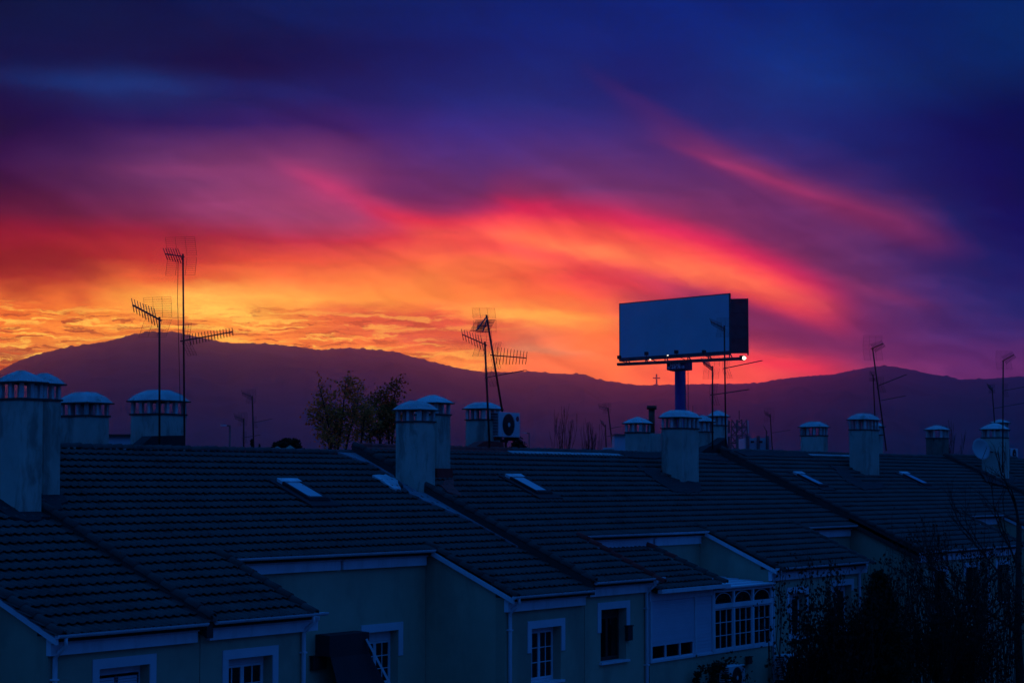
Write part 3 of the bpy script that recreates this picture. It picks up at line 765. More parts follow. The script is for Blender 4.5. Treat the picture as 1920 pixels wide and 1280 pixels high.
# --- chimneys
def chimney(h, Yf, xl, xc, xr, ytop, ycap, yapex, ov=.06, apexcut=.28, m=None):
    """front face on Y=Yf; xl,xc,xr: left end, near corner, right end of the shaft in the photograph at its top"""
    C_ = on(xc, ytop, 1, Yf); X0 = C_.x; X1 = on(xr, ytop, 1, Yf).x; Y1 = on(xl, ytop, 0, X0).y; z1 = C_.z
    zc = on(xc, ycap, 1, Yf).z
    mid = Vector(((X0+X1)/2, (Yf+Y1)/2, 0)); px, py, D = proj((mid.x, mid.y, z1)); za = at(px, yapex, D).z
    zb = min(zr(h, Yf), zr(h, Y1)) - .5
    tw = random.uniform(-.004, .004)
    sh = MB().box(X0, X1, Yf, Y1, zb, z1-.045).build('chimney', m or M_CHIM, HS[h], bevel=.012)
    MB().box(X0-.03, X1+.03, Yf-.03, Y1+.03, z1-.045, z1).build('chimney_slab', M_DKSLAB, sh)  # coloured dark to draw the shadow line at the shaft top
    w = .095
    nx = max(3, round((X1-X0)/.34)+1); ny = max(3, round((Y1-Yf)/.34)+1)
    pts = set()
    for i in range(nx):
        for yy in (Yf+w/2, Y1-w/2): pts.add((round(X0+w/2+(X1-X0-w)*i/(nx-1), 3), round(yy, 3)))
    for i in range(ny):
        for xx in (X0+w/2, X1-w/2): pts.add((round(xx, 3), round(Yf+w/2+(Y1-Yf-w)*i/(ny-1), 3)))
    for a, b in sorted(pts):
        q = w/2*random.uniform(.8, 1.1)
        MB().box(a-q, a+q, b-q, b+q, z1, zc-.001).build('chimney_post', M_POST, sh)
    o_ = ov+.03
    c = MB(); e = .035
    c.box(X0-o_, X1+o_, Yf-o_, Y1+o_, zc, zc+e)
    lx, ly = (X1-X0)/2+o_-.012, (Y1-Yf)/2+o_-.012
    m_ = min(lx, ly); rx, ry = max(lx-m_*(1-apexcut), .04), max(ly-m_*(1-apexcut), .04)
    mx, my = (X0+X1)/2, (Yf+Y1)/2
    zm = zc+e+(za-zc-e)*.56
    fx_ = .52
    qx, qy = rx+(lx-rx)*fx_, ry+(ly-ry)*fx_
    ring = lambda a, b, z: [(mx-a, my-b, z), (mx+a, my-b, z), (mx+a, my+b, z), (mx-a, my+b, z)]
    r0, r1, r2 = ring(lx, ly, zc+e), ring(qx, qy, zm), ring(rx*.8, ry*.8, za)
    vs = r0+r1+r2
    fs = [(3,2,1,0), (8,9,10,11)]
    for k in range(4):
        j = (k+1) % 4
        fs += [(k, j, 4+j, 4+k), (4+k, 4+j, 8+j, 8+k)]
    c2 = MB().add(vs, fs)
    c.v += []; 
    cap = c2.build('chimney_cap', M_CAP, sh, bevel=.012)
    c.build('cap_slab', M_DKSLAB, sh)  # dark colour stands for the shadow under the cap edge
    return sh, (X0, X1, Yf, Y1, z1, zc, za)
CH = {}
CH['a'] = chimney(1, -3.37, -3, 40, 81, 745, 717, 694, apexcut=.15)
CH['b'] = chimney(2, -2.62, 50, 84, 115, 747, 721, 699, apexcut=.2)
CH['c'] = chimney(2, .55, 112, 162, 205, 777, 756, 735, apexcut=.45)
CH['d'] = chimney(2, .75, 245, 297, 349, 774, 752, 731, apexcut=.45)
CH['e'] = chimney(2, -2.59, 742, 787, 816, 788, 769, 751, apexcut=.35)
CH['f'] = chimney(3, -2.03, 778, 819, 845, 775, 756, 740, apexcut=.15)
CH['g'] = chimney(3, .7, 873, 908, 938, 785, 767, 754, apexcut=.45)
CH['h'] = chimney(3, .9, 1172, 1202, 1220, 809, 794, 781, apexcut=.1)
CH['i'] = chimney(3, -2.25, 1240, 1278, 1310, 801, 783, 769, apexcut=.5)
CH['j'] = chimney(3, .9, 1300, 1322, 1337, 808, 791, 778, apexcut=.1)
CH['k'] = chimney(3, 1.3, 1330, 1350, 1364, 796, 781, 769, apexcut=.1)
CH['l'] = chimney(4, .9, 1501, 1540, 1552, 815, 801, 790, apexcut=.3)
CH['m'] = chimney(4, -2.05, 1592, 1623, 1648, 804, 787, 775, apexcut=.35)
CH['n'] = chimney(4, .9, 1636, 1650, 1656, 814, 800, 792, apexcut=.2)
M_SOOTC = mat('soot_stained_render', (.16, .15, .12), .92, var=.35, scale=1.5, streak=.9, sx=2.0, stain=(.02,.018,.016), bump=.3, bscale=40)
CH['o'] = chimney(5, 1.0, 1736, 1766, 1779, 820, 806, 797, apexcut=.2, m=M_SOOTC)
CH['p'] = chimney(5, -2.5, 1840, 1878, 1891, 819, 805, 793, apexcut=.2)
CH['q'] = chimney(5, -1.5, 1860, 1884, 1892, 806, 793, 786, apexcut=.2)
# plain stack with a steel flue beside the small chimney
C_ = on(1222, 812, 1, 1.6); X1_ = on(1240, 812, 1, 1.6).x
st = MB().box(C_.x, X1_, 1.6, 2.4, zr(3, 2.4)-.4, C_.z).build('chimney', M_CHIM, HS[3], bevel=.01)
fl = at(1222, 812, proj(C_)[2]+.6); ft = at(1222, 765, proj(C_)[2]+.6)
M_FLUE = mat('rusty_flue', (.10, .07, .05), .5, metal=.5, var=.4, scale=5)
MB().tube([fl-Vector((0,0,.1)), ft], .12, 12).build('flue', M_FLUE, st)
MB().tube([ft-Vector((0,0,.05)), ft+Vector((0,0,.10))], .19, 12).build('flue_cap', M_FLUE, st)
# dark crickets where the chimneys meet the ridge, red fillet below the fourth
def cricket(h, pts, Y, dy, m, name):
    MB().prism([tuple(on(x, y, 1, Y)) for x, y in pts], (0, dy, 0)).build(name, m, ROOF[h])
cricket(2, [(256,842),(286,817),(346,816),(347,842)], .12, .35, M_BIT, 'bitumen_flashing')
cricket(3, [(1308,852),(1331,836),(1344,833),(1362,820),(1368,856)], .12, .4, M_BIT, 'bitumen_flashing')
cricket(3, [(884,842),(906,828),(918,826),(944,829),(946,848)], .10, .35, M_REDP, 'red_membrane')
X0, X1, Yf, Y1 = CH['f'][1][:4]
MB().box(X0-.04, X1+.05, Yf-.05, Y1, zr(3,Yf)-.1, zr(3,Yf)+.32).build('red_membrane', M_REDP, ROOF[3])
# ------------------------------------------------------------------ aerials
M_MAST = mat('weathered_steel_mast', (.045, .04, .038), .55, metal=.3)
M_AER = mat('dull_aluminium_aerial', (.07, .07, .075), .5, metal=.4)
def P2(x, y, D): return at(x, y, D)
def aerial(label, base, top, parts, r=.026, sag=None):
    """base, top: ((x,y), depth) of the mast; parts: booms ((x,y),(x2,y2), depth change, n rods, rod length, kind, panel)"""
    (bx_, by_), bd = base; (tx_, ty_), td = top
    B, Tt = P2(bx_, by_, bd), P2(tx_, ty_, td)
    e = empty('tv_antenna', B, label, 'antenna', 'television aerials on the roofs')
    MB().tube([B, Tt], r, 8).build('mast', M_MAST, e)
    for a, b, dd, n, rl, kind, panel in parts:
        f_ = max(0., min(1., (a[1]-by_)/(ty_-by_))); dA = bd+(td-bd)*f_
        A, Bb = P2(a[0], a[1], dA-.03), P2(b[0], b[1], dA+dd)
        d = (Bb-A).normalized(); L = (Bb-A).length
        side = d.cross(Zu).normalized(); upv = side.cross(d).normalized()
        A0 = A - d*.14
        bo = MB().bar(A0, Bb, .035 if n > 8 else .028).build('boom', M_AER, e)
        for k in range(n):
            c = A + d*(L*(.10+.9*k/max(1, n-1)))
            l = rl*1.35*(1-.28*k/max(1, n-1))
            if kind == 'X':
                for s in (1, -1):
                    rod = MB(); rod.tube([c - side*s*.012, c + (side*s*.80+upv*.60)*l/2], .017, 5, .011); rod.build('rod', M_AER, bo)
                    rod = MB(); rod.tube([c - side*s*.012, c + (side*s*.80-upv*.60)*l/2], .017, 5, .011); rod.build('rod', M_AER, bo)
            elif kind == 'D':
                r_ = (side*.42 + upv*.86 - d*.22).normalized(); MB().tube([c-r_*l*.5, c+r_*l*.5], .0125, 5, .010).build('rod', M_AER, bo)
            elif kind == 'H':
                MB().tube([c-side*l/2, c+side*l/2], .011, 5).build('rod', M_AER, bo)
            else:
                MB().tube([c-upv*l/2, c+upv*l/2], .011, 5).build('rod', M_AER, bo)
        if panel:
            ph, pw = panel
            for s in (1, -1):
                g = MB(); o_ = A + d*.02 + upv*s*.03
                ax = (upv*s*.93 + d*.30).normalized()
                nb = 9
                for k in range(nb+1):
                    q = o_ + ax*ph*k/nb; g.tube([q-side*pw/2, q+side*pw/2], .0036, 3)
                for k in range(4):
                    q = o_ + side*(pw*(k/3-.5)); g.tube([q, q+ax*ph], .0045, 3)
                g.build('reflector', M_AER, e)
    return e
D_c = proj((7.0, .3, 1))[2]
a1 = aerial('shorter of the two big aerials at the left, bristling rods against orange sky', ((299, 833), D_c-1.0), ((299, 594), D_c-1.0), [((297, 598), (249, 572), -1.15, 9, .46, 'D', (.52, .80))])
a2 = aerial('tallest aerial of the roofs, its wire reflector against the red cloud', ((346, 838), D_c+1.6), ((343, 476), D_c+1.6), [((342, 481), (310, 476), -1.3, 7, .36, 'D', (.50, .82)), ((347, 638), (436, 622), .9, 15, .26, 'D', (.42, .45))], r=.024)
MB().tube([P2(334, 486, D_c+1.5), P2(333, 560, D_c+1.55), P2(335, 640, D_c+1.55), P2(338, 760, D_c+1.5)], .008, 5).build('cable', M_MAST, a2)
D_g = proj((23, .5, 1))[2]
a3 = aerial('aerial on the upright mast beside the rooftop air conditioner, rods raised to the left', ((918, 838), D_g-.3), ((909, 640), D_g-.3), [((908, 645), (867, 627), -1.1, 8, .46, 'D', (.42, .62)), ((916, 707), (984, 694), 1.0, 7, .22, 'H', (.30, .5))], r=.034)
a4 = aerial('leaning aerial above the rooftop air conditioner with two crossed rod arrays', ((942, 772), D_g+.2), ((912, 590), D_g+.2), [((909, 598), (893, 620), -1.4, 9, .42, 'H', (.40, .75)), ((913, 598), (905, 622), -1.4, 9, .42, 'H', None), ((926, 666), (987, 671), .8, 10, .46, 'D', (.42, .40))], r=.034)
D_i = proj((38.5, .6, 1))[2]
a5 = aerial('aerial standing in front of the blank billboard panel', ((1361, 835), D_i), ((1358, 610), D_i), [((1357, 615), (1333, 603), -1.3, 9, .34, 'D', (.36, .5)), ((1360, 690), (1428, 676), 1.6, 11, .14, 'H', (.4, .35))], r=.032)
a6 = aerial('aerial under the lower right corner of the billboard, among small chimneys', ((1336, 842), D_i-2.5), ((1336, 686), D_i-2.5), [((1335, 689), (1317, 677), -1.3, 9, .34, 'D', (.45, .6)), ((1336, 740), (1403, 730), 1.6, 11, .14, 'H', (.4, .35))], r=.032)
D_m = proj((52, .6, 1))[2]
a7 = aerial('leaning aerial beside the chimney on the right, against the far hilltop', ((1662, 845), D_m+1), ((1636, 652), D_m+1), [((1635, 653), (1656, 644), -1.6, 9, .34, 'D', (.55, .85)), ((1649, 722), (1699, 702), 1.5, 9, .12, 'H', (.35, .4)), ((1655, 750), (1696, 742), 1.5, 8, .12, 'H', None)], r=.034)
a8 = aerial('short straight mast close behind the right hand chimney with a stubby aerial', ((1641, 792), D_m+2), ((1637, 702), D_m+2), [((1637, 706), (1634, 700), -.9, 6, .3, 'D', (.2, .3))], r=.03)
D_p = proj((64.6, .2, 1))[2]
a9 = aerial('aerial at the far right edge, mast rising from the chimney with the dish', ((1880, 886), D_p-1.6), ((1881, 675), D_p-1.6), [((1881, 676), (1901, 665), -1.6, 9, .34, 'D', (.45, .75)), ((1883, 732), (1926, 724), 1.4, 8, .12, 'H', (.3, .3))], r=.036)
a10 = aerial('smaller dim aerial left of the mast at the right edge', ((1865, 795), D_p+2), ((1860, 726), D_p+2), [((1860, 729), (1852, 723), -1.3, 6, .3, 'D', (.2, .3)), ((1866, 765), (1922, 755), 1.3, 8, .10, 'H', None)], r=.03)
far = [('pair of far masts left of the trees, the taller one', ((476, 850), 118), ((473, 742), 118), [((472, 744), (454, 736), -1.2, 7, .42, 'D', (.4, .55)), ((476, 792), (509, 785), 1.2, 7, .14, 'H', (.3, .3))]),
       ('pair of far masts left of the trees, the shorter one', ((457, 850), 112), ((457, 784), 112), [((456, 786), (440, 780), -1.2, 7, .40, 'D', (.35, .5)), ((457, 820), (487, 815), 1.2, 7, .14, 'H', (.3, .3))]),
       ('far leaning aerial between the bare trees and the pointed chimney, taller', ((1150, 850), 125), ((1140, 764), 125), [((1139, 765), (1123, 761), -1.2, 6, .4, 'D', (.3, .5)), ((1144, 803), (1169, 798), 1.2, 6, .14, 'H', None)]),
       ('far low aerial between the bare trees and the pointed chimney, shorter', ((1137, 850), 121), ((1135, 796), 121), [((1134, 797), (1127, 791), -1.0, 5, .4, 'D', None), ((1137, 818), (1160, 814), 1.2, 6, .14, 'H', None)]),
       ('far aerial right of the white plant boxes, tall', ((1449, 855), 150), ((1444, 776), 150), [((1443, 778), (1434, 774), -1.2, 6, .4, 'D', (.5, .7)), ((1448, 811), (1480, 806), 1.2, 6, .14, 'H', None)]),
       ('far aerial in front of the white plant boxes, short', ((1438, 850), 146), ((1437, 806), 146), [((1437, 807), (1433, 801), -1.0, 5, .4, 'D', None)])]
for lb_, b_, t_, p_ in far: aerial(lb_, b_, t_, p_, r=.04)

# ------------------------------------------------------------------ rooftop air conditioner, dish, small units
M_ACW = mat('white_ac_casing', (.55, .57, .60), .5, var=.08)
M_ACD = mat('dark_ac_grille', (.02, .02, .022), .6)
M_ACRED = mat('red_badge', (.45, .03, .06), .5)
def ac_unit(label, X0, X1, Yf, dep, z0, z1, cat='air conditioner', feet=True, badge=False, frame=None):
    e = empty('air_conditioner', ((X0+X1)/2, Yf+dep/2, z0), label, cat, 'air conditioner outdoor units')
    MB().box(X0, X1, Yf, Yf+dep, z0, z1).build('casing', M_ACW, e, bevel=.015)
    w, hh = X1-X0, z1-z0; cx_, cz_ = X0+w*.44, z0+hh*.5; R_ = min(w*.40, hh*.44)
    pts = [(cx_+R_*math.cos(t), Yf-.006, cz_+R_*math.sin(t)) for t in np.linspace(0, 2*math.pi, 33)[:-1]]
    MB().prism(pts, (0, .004, 0)).build('fan_opening', M_ACD, e)
    g = MB()
    for k in range(1, 6):
        rr = R_*k/5
        g.tube([(cx_+rr*math.cos(t), Yf-.02, cz_+rr*math.sin(t)) for t in np.linspace(0, 2*math.pi, 29)], .006, 4, cap=False)
    for k in range(8):
        t = math.pi*2*k/8; g.tube([(cx_, Yf-.02, cz_), (cx_+R_*math.cos(t), Yf-.02, cz_+R_*math.sin(t))], .006, 4)
    g.build('fan_grille', M_ACD, e)
    hb = [(cx_+R_*.2*math.cos(t), Yf-.03, cz_+R_*.2*math.sin(t)) for t in np.linspace(0, 2*math.pi, 17)[:-1]]
    MB().prism(hb, (0, .012, 0)).build('fan_hub', M_ACW, e)
    if badge:
        bx0, bz = X1-.16, z1-.20
        MB().prism([(bx0+.09*math.cos(t), Yf-.008, bz+.09*math.sin(t)) for t in np.linspace(0, 2*math.pi, 21)[:-1]], (0, .006, 0)).build('badge', M_ACRED, e)
    n = int(hh/.05)
    MB().box(X0-.004, X0+.004, Yf+.05, Yf+dep-.03, z0+.05, z1-.04).build('side_coil', M_ACD, e)
    for k in range(n-2):
        zz = z0+.07+k*.05; MB().box(X0-.012, X0-.004, Yf+.05, Yf+dep-.03, zz, zz+.014).build('side_slat', M_ACW, e)
    if feet:
        for xx in (X0+.12, X1-.12): MB().box(xx-.03, xx+.03, Yf-.03, Yf+dep+.06, z0-.06, z0-.002).build('foot', M_DARKM, e)
    return e
Yac = .45
c0 = on(936, 772, 1, Yac); c1 = on(975, 772, 1, Yac); zb_ = on(950, 819, 1, Yac).z
ac = ac_unit('white air conditioner with round fan and red badge, mounted high above the ridge', c0.x, c1.x, Yac, .48, zb_, c0.z, badge=True)
br = MB()
for xx in (c0.x+.1, c1.x-.1): br.bar((xx, Yac-.05, zb_-.08), (xx, Yac+1.0, zb_-.08), .05)
br.bar((c0.x-.25, Yac+.5, zb_-.13), (c1.x, Yac+.5, zb_-.13), .06)
br.bar((c0.x-.1, Yac+.5, zb_-.1), (c0.x-.1, Yac+.5, zr(3,.9)-.2), .06); br.bar((c1.x-.1, Yac+.5, zb_-.1), (c1.x-.1, Yac+.5, zr(3,.9)-.2), .06)
br.build('bracket', M_DARKM, ac)
c0 = on(1369, 1249, 1, -8.75); c1 = on(1397, 1249, 1, -8.75)
ac_unit('white air conditioner on the wall below the glazed bay', c0.x, c1.x, -8.75, .36, c0.z-.72, c0.z)
c0 = on(1473, 1228, 1, -8.6); c1 = on(1497, 1228, 1, -8.6)
ac_unit('white air conditioner partly behind the leafy twigs, right of the glazed bay', c0.x, c1.x, -8.6, .36, c0.z-.78, c0.z)
c0 = on(1896, 840, 1, 1.2)
ac_unit('small slim unit beyond the last chimney at the right edge', c0.x, c0.x+1.1, 1.2, .4, c0.z-.62, c0.z)

# satellite dish on the left face of the last chimney
M_DISH = mat('grey_dish', (.42, .43, .44), .6, var=.1)
X0, X1, Yf, Y1, z1 = CH['p'][1][:5]
c = at(1836, 843, proj((X0-.35, Yf+.5, z1))[2])
e = empty('satellite_dish', c, 'grey satellite dish on the left side of the last chimney', 'satellite dish')
nrm = Vector((-.55, -.80, .25)).normalized(); sa_ = nrm.cross(Zu).normalized(); sb_ = sa_.cross(nrm)
vs = [c]; fs = []; R_ = .50
for i in range(1, 6):
    rr = R_*i/5
    for k in range(20):
        t = 2*math.pi*k/20; vs.append(c + sa_*math.cos(t)*rr + sb_*math.sin(t)*rr*1.08 + nrm*(.16*(rr/R_)**2))
for k in range(20):
    fs.append((0, 1+k, 1+(k+1) % 20))
    for i in range(4): fs.append((1+i*20+k, 1+(i+1)*20+k, 1+(i+1)*20+(k+1) % 20, 1+i*20+(k+1) % 20))
d_ = MB().add(vs, fs, True).build('dish', M_DISH, e); sm = d_.modifiers.new('thickness', 'SOLIDIFY'); sm.thickness = .02
MB().tube([c-sb_*.5+nrm*.1, c+nrm*.62-sb_*.05], .014, 5).build('feed_arm', M_MAST, e)
MB().box(-.05, .05, -.05, .05, -.06, .06).build('feed_horn', M_DISH, e).location = nrm*.62
MB().tube([c-nrm*.02, (X0+.02, Yf+.45, c.z-.1)], .03, 6).build('arm', M_MAST, e)

# ------------------------------------------------------------------ wall lamps and awning
M_AWN = mat('dark_awning_cloth', (.03, .03, .034), .9, var=.2)
e = empty('awning', on(650, 1190, 1, YM-.1), 'dark cloth awning let down in front of the set-back wall window', 'awning')
q0, q1 = on(612, 1191, 1, YM-.35), on(686, 1194, 1, YM-.35); q2 = on(733, 1284, 1, YM-1.0)
zq = GZ+2.2
MB().hexa([(q0.x, YM-.45, q0.z-.5), (q1.x, YM-.45, q1.z-.5), (q1.x, YM-.02, q1.z-.5), (q0.x, YM-.02, q0.z-.5)], [(q0.x, YM-.45, q0.z), (q1.x, YM-.45, q0.z), (q1.x, YM-.02, q0.z+.02), (q0.x, YM-.02, q0.z+.02)]).build('awning_box', M_AWN, e)
MB().hexa([(q0.x+.05, YM-.44, q0.z-.5), (q1.x, YM-.44, q0.z-.5), (q1.x, YM-.42, q0.z-.5), (q0.x+.05, YM-.42, q0.z-.5)][::-1], [(q0.x+.05, YM-1.2, zq), (q1.x+1.0, YM-1.2, zq), (q1.x+1.0, YM-1.18, zq), (q0.x+.05, YM-1.18, zq)][::-1]).build('cloth', M_AWN, e)
MB().bar(on(687, 1197, 1, YM-.5), q2, .09, .05).build('side_bar', M_TRIM, e)
def box_lamp(label, x0, x1, y0, y1, yf):
    a, b = on(x0, y0, 1, yf), on(x1, y1, 1, yf)
    e = empty('wall_lamp', (a.x, yf+.12, b.z), label, 'wall lamp')
    MB().box(a.x, b.x, yf, yf+.11, b.z+.04, a.z-.03).build('lamp_body', M_DARKM, e, bevel=.012)
    MB().box(a.x-.02, b.x+.02, yf-.02, yf+.12, a.z-.03, a.z).build('lamp_hood', M_ACD, e)
box_lamp('black box lamp on the set-back wall left of the awning', 588, 613, 1229, 1256, YM-.13)
box_lamp('narrow dark lamp on the cream wall right of the brown framed window', 1178, 1187, 1172, 1202, YW-.13)
box_lamp('small dark lamp on the wall under the glazed bay', 1404, 1411, 1230, 1246, YP-.12)

# ------------------------------------------------------------------ billboard
M_BB = mat('blank_billboard_panel', (.30, .58, .66), .7, var=.08, scale=.25)
M_BBK = mat('billboard_back', (.06, .065, .075), .7, metal=.2, var=.3)
M_BLUE = mat('blue_painted_pole', (.03, .045, .24), .5, var=.12)
M_SGN = mat('blue_sign_board', (.02, .035, .10), .6)
M_LET = mat('pale_blue_letters', (.55, .68, .80), .6)
tl, tr = at(1162, 568, 196.5), at(1367, 553, 186.0); bl = at(1162, 669, 196.5); brr = at(1367, 660.5, 186.0)
zt_, zb_ = (tl.z+tr.z)/2, (bl.z+brr.z)/2
a_, b_ = Vector((tl.x, tl.y, 0)), Vector((tr.x, tr.y, 0)); u_ = (b_-a_).normalized(); n_ = Vector((u_.y, -u_.x, 0))
if n_.dot(CAM-a_) < 0: n_ = -n_
Lb = (b_-a_).length
pole_c = at(1275.5, 760, 193.5); pole_c.z = 0
e = empty('billboard', (pole_c.x, pole_c.y, GZ), 'large blank billboard on a thick blue pole, lit by one bright floodlight', 'billboard')
def bb(s0, s1, o0, o1, z0, z1):     # box along the panel: s along it, o out towards the viewer
    c = lambda s, o_, z: tuple(a_ + u_*s + n_*o_ + Vector((0, 0, z)))
    return [c(s0,o0,z0), c(s1,o0,z0), c(s1,o1,z0), c(s0,o1,z0)], [c(s0,o0,z1), c(s1,o0,z1), c(s1,o1,z1), c(s0,o1,z1)]
pan = MB().hexa(*bb(0, Lb, -.12, 0, zb_, zt_)).build('panel', M_BB, e)
fr_ = MB()
for q in ((-.06, 0, -.16, .03, zb_-.08, zt_+.06), (Lb, Lb+.06, -.16, .03, zb_-.08, zt_+.06), (0, Lb, -.16, .03, zt_, zt_+.06), (0, Lb, -.2, .05, zb_-.34, zb_)): fr_.hexa(*bb(*q))
fr_.build('panel_frame', M_BBK, e)
# second face, seen from behind, splayed away from the first
r0, r1 = at(1300, 560, 198.0), at(1403, 559.5, 197.0)
p0, p1 = Vector((r0.x, r0.y, 0)), Vector((r1.x, r1.y, 0)); u2 = (p1-p0).normalized(); L2 = 7.0; p0 = p1-u2*L2; n2 = Vector((u2.y, -u2.x, 0))
if n2.dot(CAM-p0) < 0: n2 = -n2
zt2, zb2 = r1.z, at(1403, 662.5, 197.0).z
def b2(s0, s1, o0, o1, z0, z1):
    c = lambda s, o_, z: tuple(p0 + u2*s + n2*o_ + Vector((0, 0, z)))
    return [c(s0,o0,z0), c(s1,o0,z0), c(s1,o1,z0), c(s0,o1,z0)], [c(s0,o0,z1), c(s1,o0,z1), c(s1,o1,z1), c(s0,o1,z1)]
MB().hexa(*b2(0, L2, -.12, 0, zb2, zt2)).build('back_panel', M_BBK, e)
for k in range(3):
    s = L2-.06-k*3.4
    MB().hexa(*b2(s-.06, s+.06, .0, .16, zb2-.2, zt2)).build('panel_post', M_BBK, e)
for k in range(5):
    z = zb2+.15+(zt2-zb2-.3)*k/4
    MB().hexa(*b2(.1, L2-.1, .16, .22, z-.05, z+.05)).build('panel_rail', M_BBK, e)
# catwalk beam, struts, floodlight arms
zc0, zc1 = at(1160, 683, 195.5).z, at(1395, 672, 185.0).z
cw0, cw1 = at(1160, 683, 195.0), at(1393, 672, 184.4)
MB().bar(cw0, cw1, .50, .26).build('catwalk', M_BBK, e)
for k, xx in enumerate((1176, 1183, 1213, 1218, 1250, 1257, 1293, 1299, 1331, 1337, 1369, 1375)):
    f_ = (xx-1160)/(1393-1160); b = cw0.lerp(cw1, f_); t = Vector((b.x, b.y, zb_-.2))
    st_ = MB().bar(b, t - u_*(.0 if k % 2 == 0 else .35), .08)
    st_.build('strut', M_BBK, e)
M_LAMP = emis('floodlight_lens', (1.0, .86, .62), 6.0)
M_LAMPS = emis('small_lamp_lens', (1.0, .86, .6), 1.3)
for (sx, sy, ex_, ey) in ((1185, 678, 1161, 671), (1238, 673, 1212, 664), (1293, 672, 1268, 661), (1345, 671, 1320, 661)):
    f_ = (sx-1160)/233; b = cw0.lerp(cw1, f_); t = at(ex_, ey, proj(b)[2]-1.9)
    MB().tube([b, t - Vector((0,0,.25)), t], .035, 5).build('lamp_arm', M_BBK, e)
    MB().box(t.x-.18, t.x+.18, t.y-.12, t.y+.12, t.z-.1, t.z+.22).build('floodlight', M_DARKM, e)
lp = at(1395, 671, 184.0)
fl_ = MB().box(lp.x-.30, lp.x+.30, lp.y+.05, lp.y+.30, lp.z-.22, lp.z+.22).build('floodlight', M_DARKM, e)
lens = []
for i in range(7):
    for k in range(14):
        th, ph = math.pi/2*i/6, 2*math.pi*k/14
        q = Rt*math.sin(th)*math.cos(ph)*.18 + Zu*math.sin(th)*math.sin(ph)*.14 - Fh*math.cos(th)*.14
        lens.append(lp+q)
MB().add(lens, [(i*14+k, i*14+(k+1) % 14, (i+1)*14+(k+1) % 14, (i+1)*14+k) for i in range(6) for k in range(14)], True).build('lit_lens', M_LAMP, fl_)
for (x, y) in ((1219, 674), (1252, 666)):
    c = at(x, y, 188.5); MB().box(c.x-.05, c.x+.05, c.y-.05, c.y+.05, c.z-.05, c.z+.05).build('small_lamp', M_LAMPS, e)
# pole, ladder, sign box with the firm's name and number
pr_ = .50
MB().tube([(pole_c.x, pole_c.y, GZ), (pole_c.x, pole_c.y, cw0.z+.3)], pr_, 24).build('pole', M_BLUE, e)
lc = at(1288, 760, 193.0)
ld = MB()
for s in (-.12, .12): ld.bar((lc.x+Rt.x*s, lc.y+Rt.y*s, GZ), (lc.x+Rt.x*s, lc.y+Rt.y*s, cw0.z), .04)
ld.build('ladder_rails', M_BBK, e)
for k in range(42):
    z = GZ+.5+k*.32
    if z < cw0.z: MB().bar((lc.x-Rt.x*.12, lc.y-Rt.y*.12, z), (lc.x+Rt.x*.12, lc.y+Rt.y*.12, z), .03).build('ladder_rung', M_BBK, e)
s0, s1 = at(1250, 685, 191.0), at(1286, 685, 188.9); s2 = at(1298, 685, 191.5)
zs0, zs1 = at(1268, 692.5, 190).z, at(1268, 676.5, 190).z
us = Vector((s1.x-s0.x, s1.y-s0.y, 0)); Ls = us.length; us.normalize(); ns = Vector((us.y, -us.x, 0)); ns = ns if ns.dot(CAM-s0) > 0 else -ns
A0, A1, A2 = Vector((s0.x, s0.y, 0)), Vector((s1.x, s1.y, 0)), Vector((s2.x, s2.y, 0))
A3 = A0+(A2-A1)
zz = lambda v, z: (v.x, v.y, z)
sb = MB().hexa([zz(A0,zs0), zz(A1,zs0), zz(A2,zs0), zz(A3,zs0)], [zz(A0,zs1), zz(A1,zs1), zz(A2,zs1), zz(A3,zs1)]).build('sign_box', M_SGN, e)
def letters(txt, s_start, z_base, size, width):
    cu = bpy.data.curves.new('sign_text', 'FONT'); cu.body = txt; cu.size = size; cu.extrude = .008; cu.offset = .006
    to = bpy.data.objects.new('sign_text', cu); col.objects.link(to)
    bpy.context.view_layer.update(); dg = bpy.context.evaluated_depsgraph_get()
    me = bpy.data.meshes.new_from_object(to.evaluated_get(dg)); bpy.data.objects.remove(to)
    k = width/max(v.co.x for v in me.vertices)
    for v in me.vertices:
        p = A0 + us*(s_start+v.co.x*k) + ns*(.02+v.co.z) + Vector((0, 0, z_base+v.co.y)); v.co = p
    me.materials.clear(); me.materials.append(M_LET); o = link('sign_lettering', me, sb); o['kind'] = 'stuff'; return o
letters('lepe', Ls*.17, zs1-.46, .50, Ls*.55)
letters('91 643 78 15', Ls*.05, zs0+.08, .30, Ls*.88)

# ------------------------------------------------------------------ what shows over the ridge
M_CON = mat('pale_cladding', (.42, .50, .55), .7, var=.1)
M_GRY = mat('grey_post', (.10, .10, .11), .6)
# white shed between the two left chimneys
p = at(198, 818, 95); q = at(252, 818, 95)
e = empty('shed', (p.x, p.y, GZ), 'pale flat-roofed building showing between the two chimneys at the left', 'building')
def wallbox(pa, pb, th, z0, z1, mm, name, par):
    A, B = Vector((pa.x, pa.y, 0)), Vector((pb.x, pb.y, 0)); d = (B-A).normalized(); n = Vector((-d.y, d.x, 0))
    if n.dot(CAM-A) > 0: n = -n
    n = n*th
    return MB().hexa([zz(A,z0), zz(B,z0), zz(B+n,z0), zz(A+n,z0)], [zz(A,z1), zz(B,z1), zz(B+n,z1), zz(A+n,z1)]).build(name, mm, par)
wallbox(p, q, 5, GZ, p.z, M_CON, 'wall', e)
pp, qq = at(196, 818, 94.8), at(254, 818, 94.8); wallbox(pp, qq, 5.4, p.z+.0, p.z+.10, M_DKSLAB, 'roof', e)
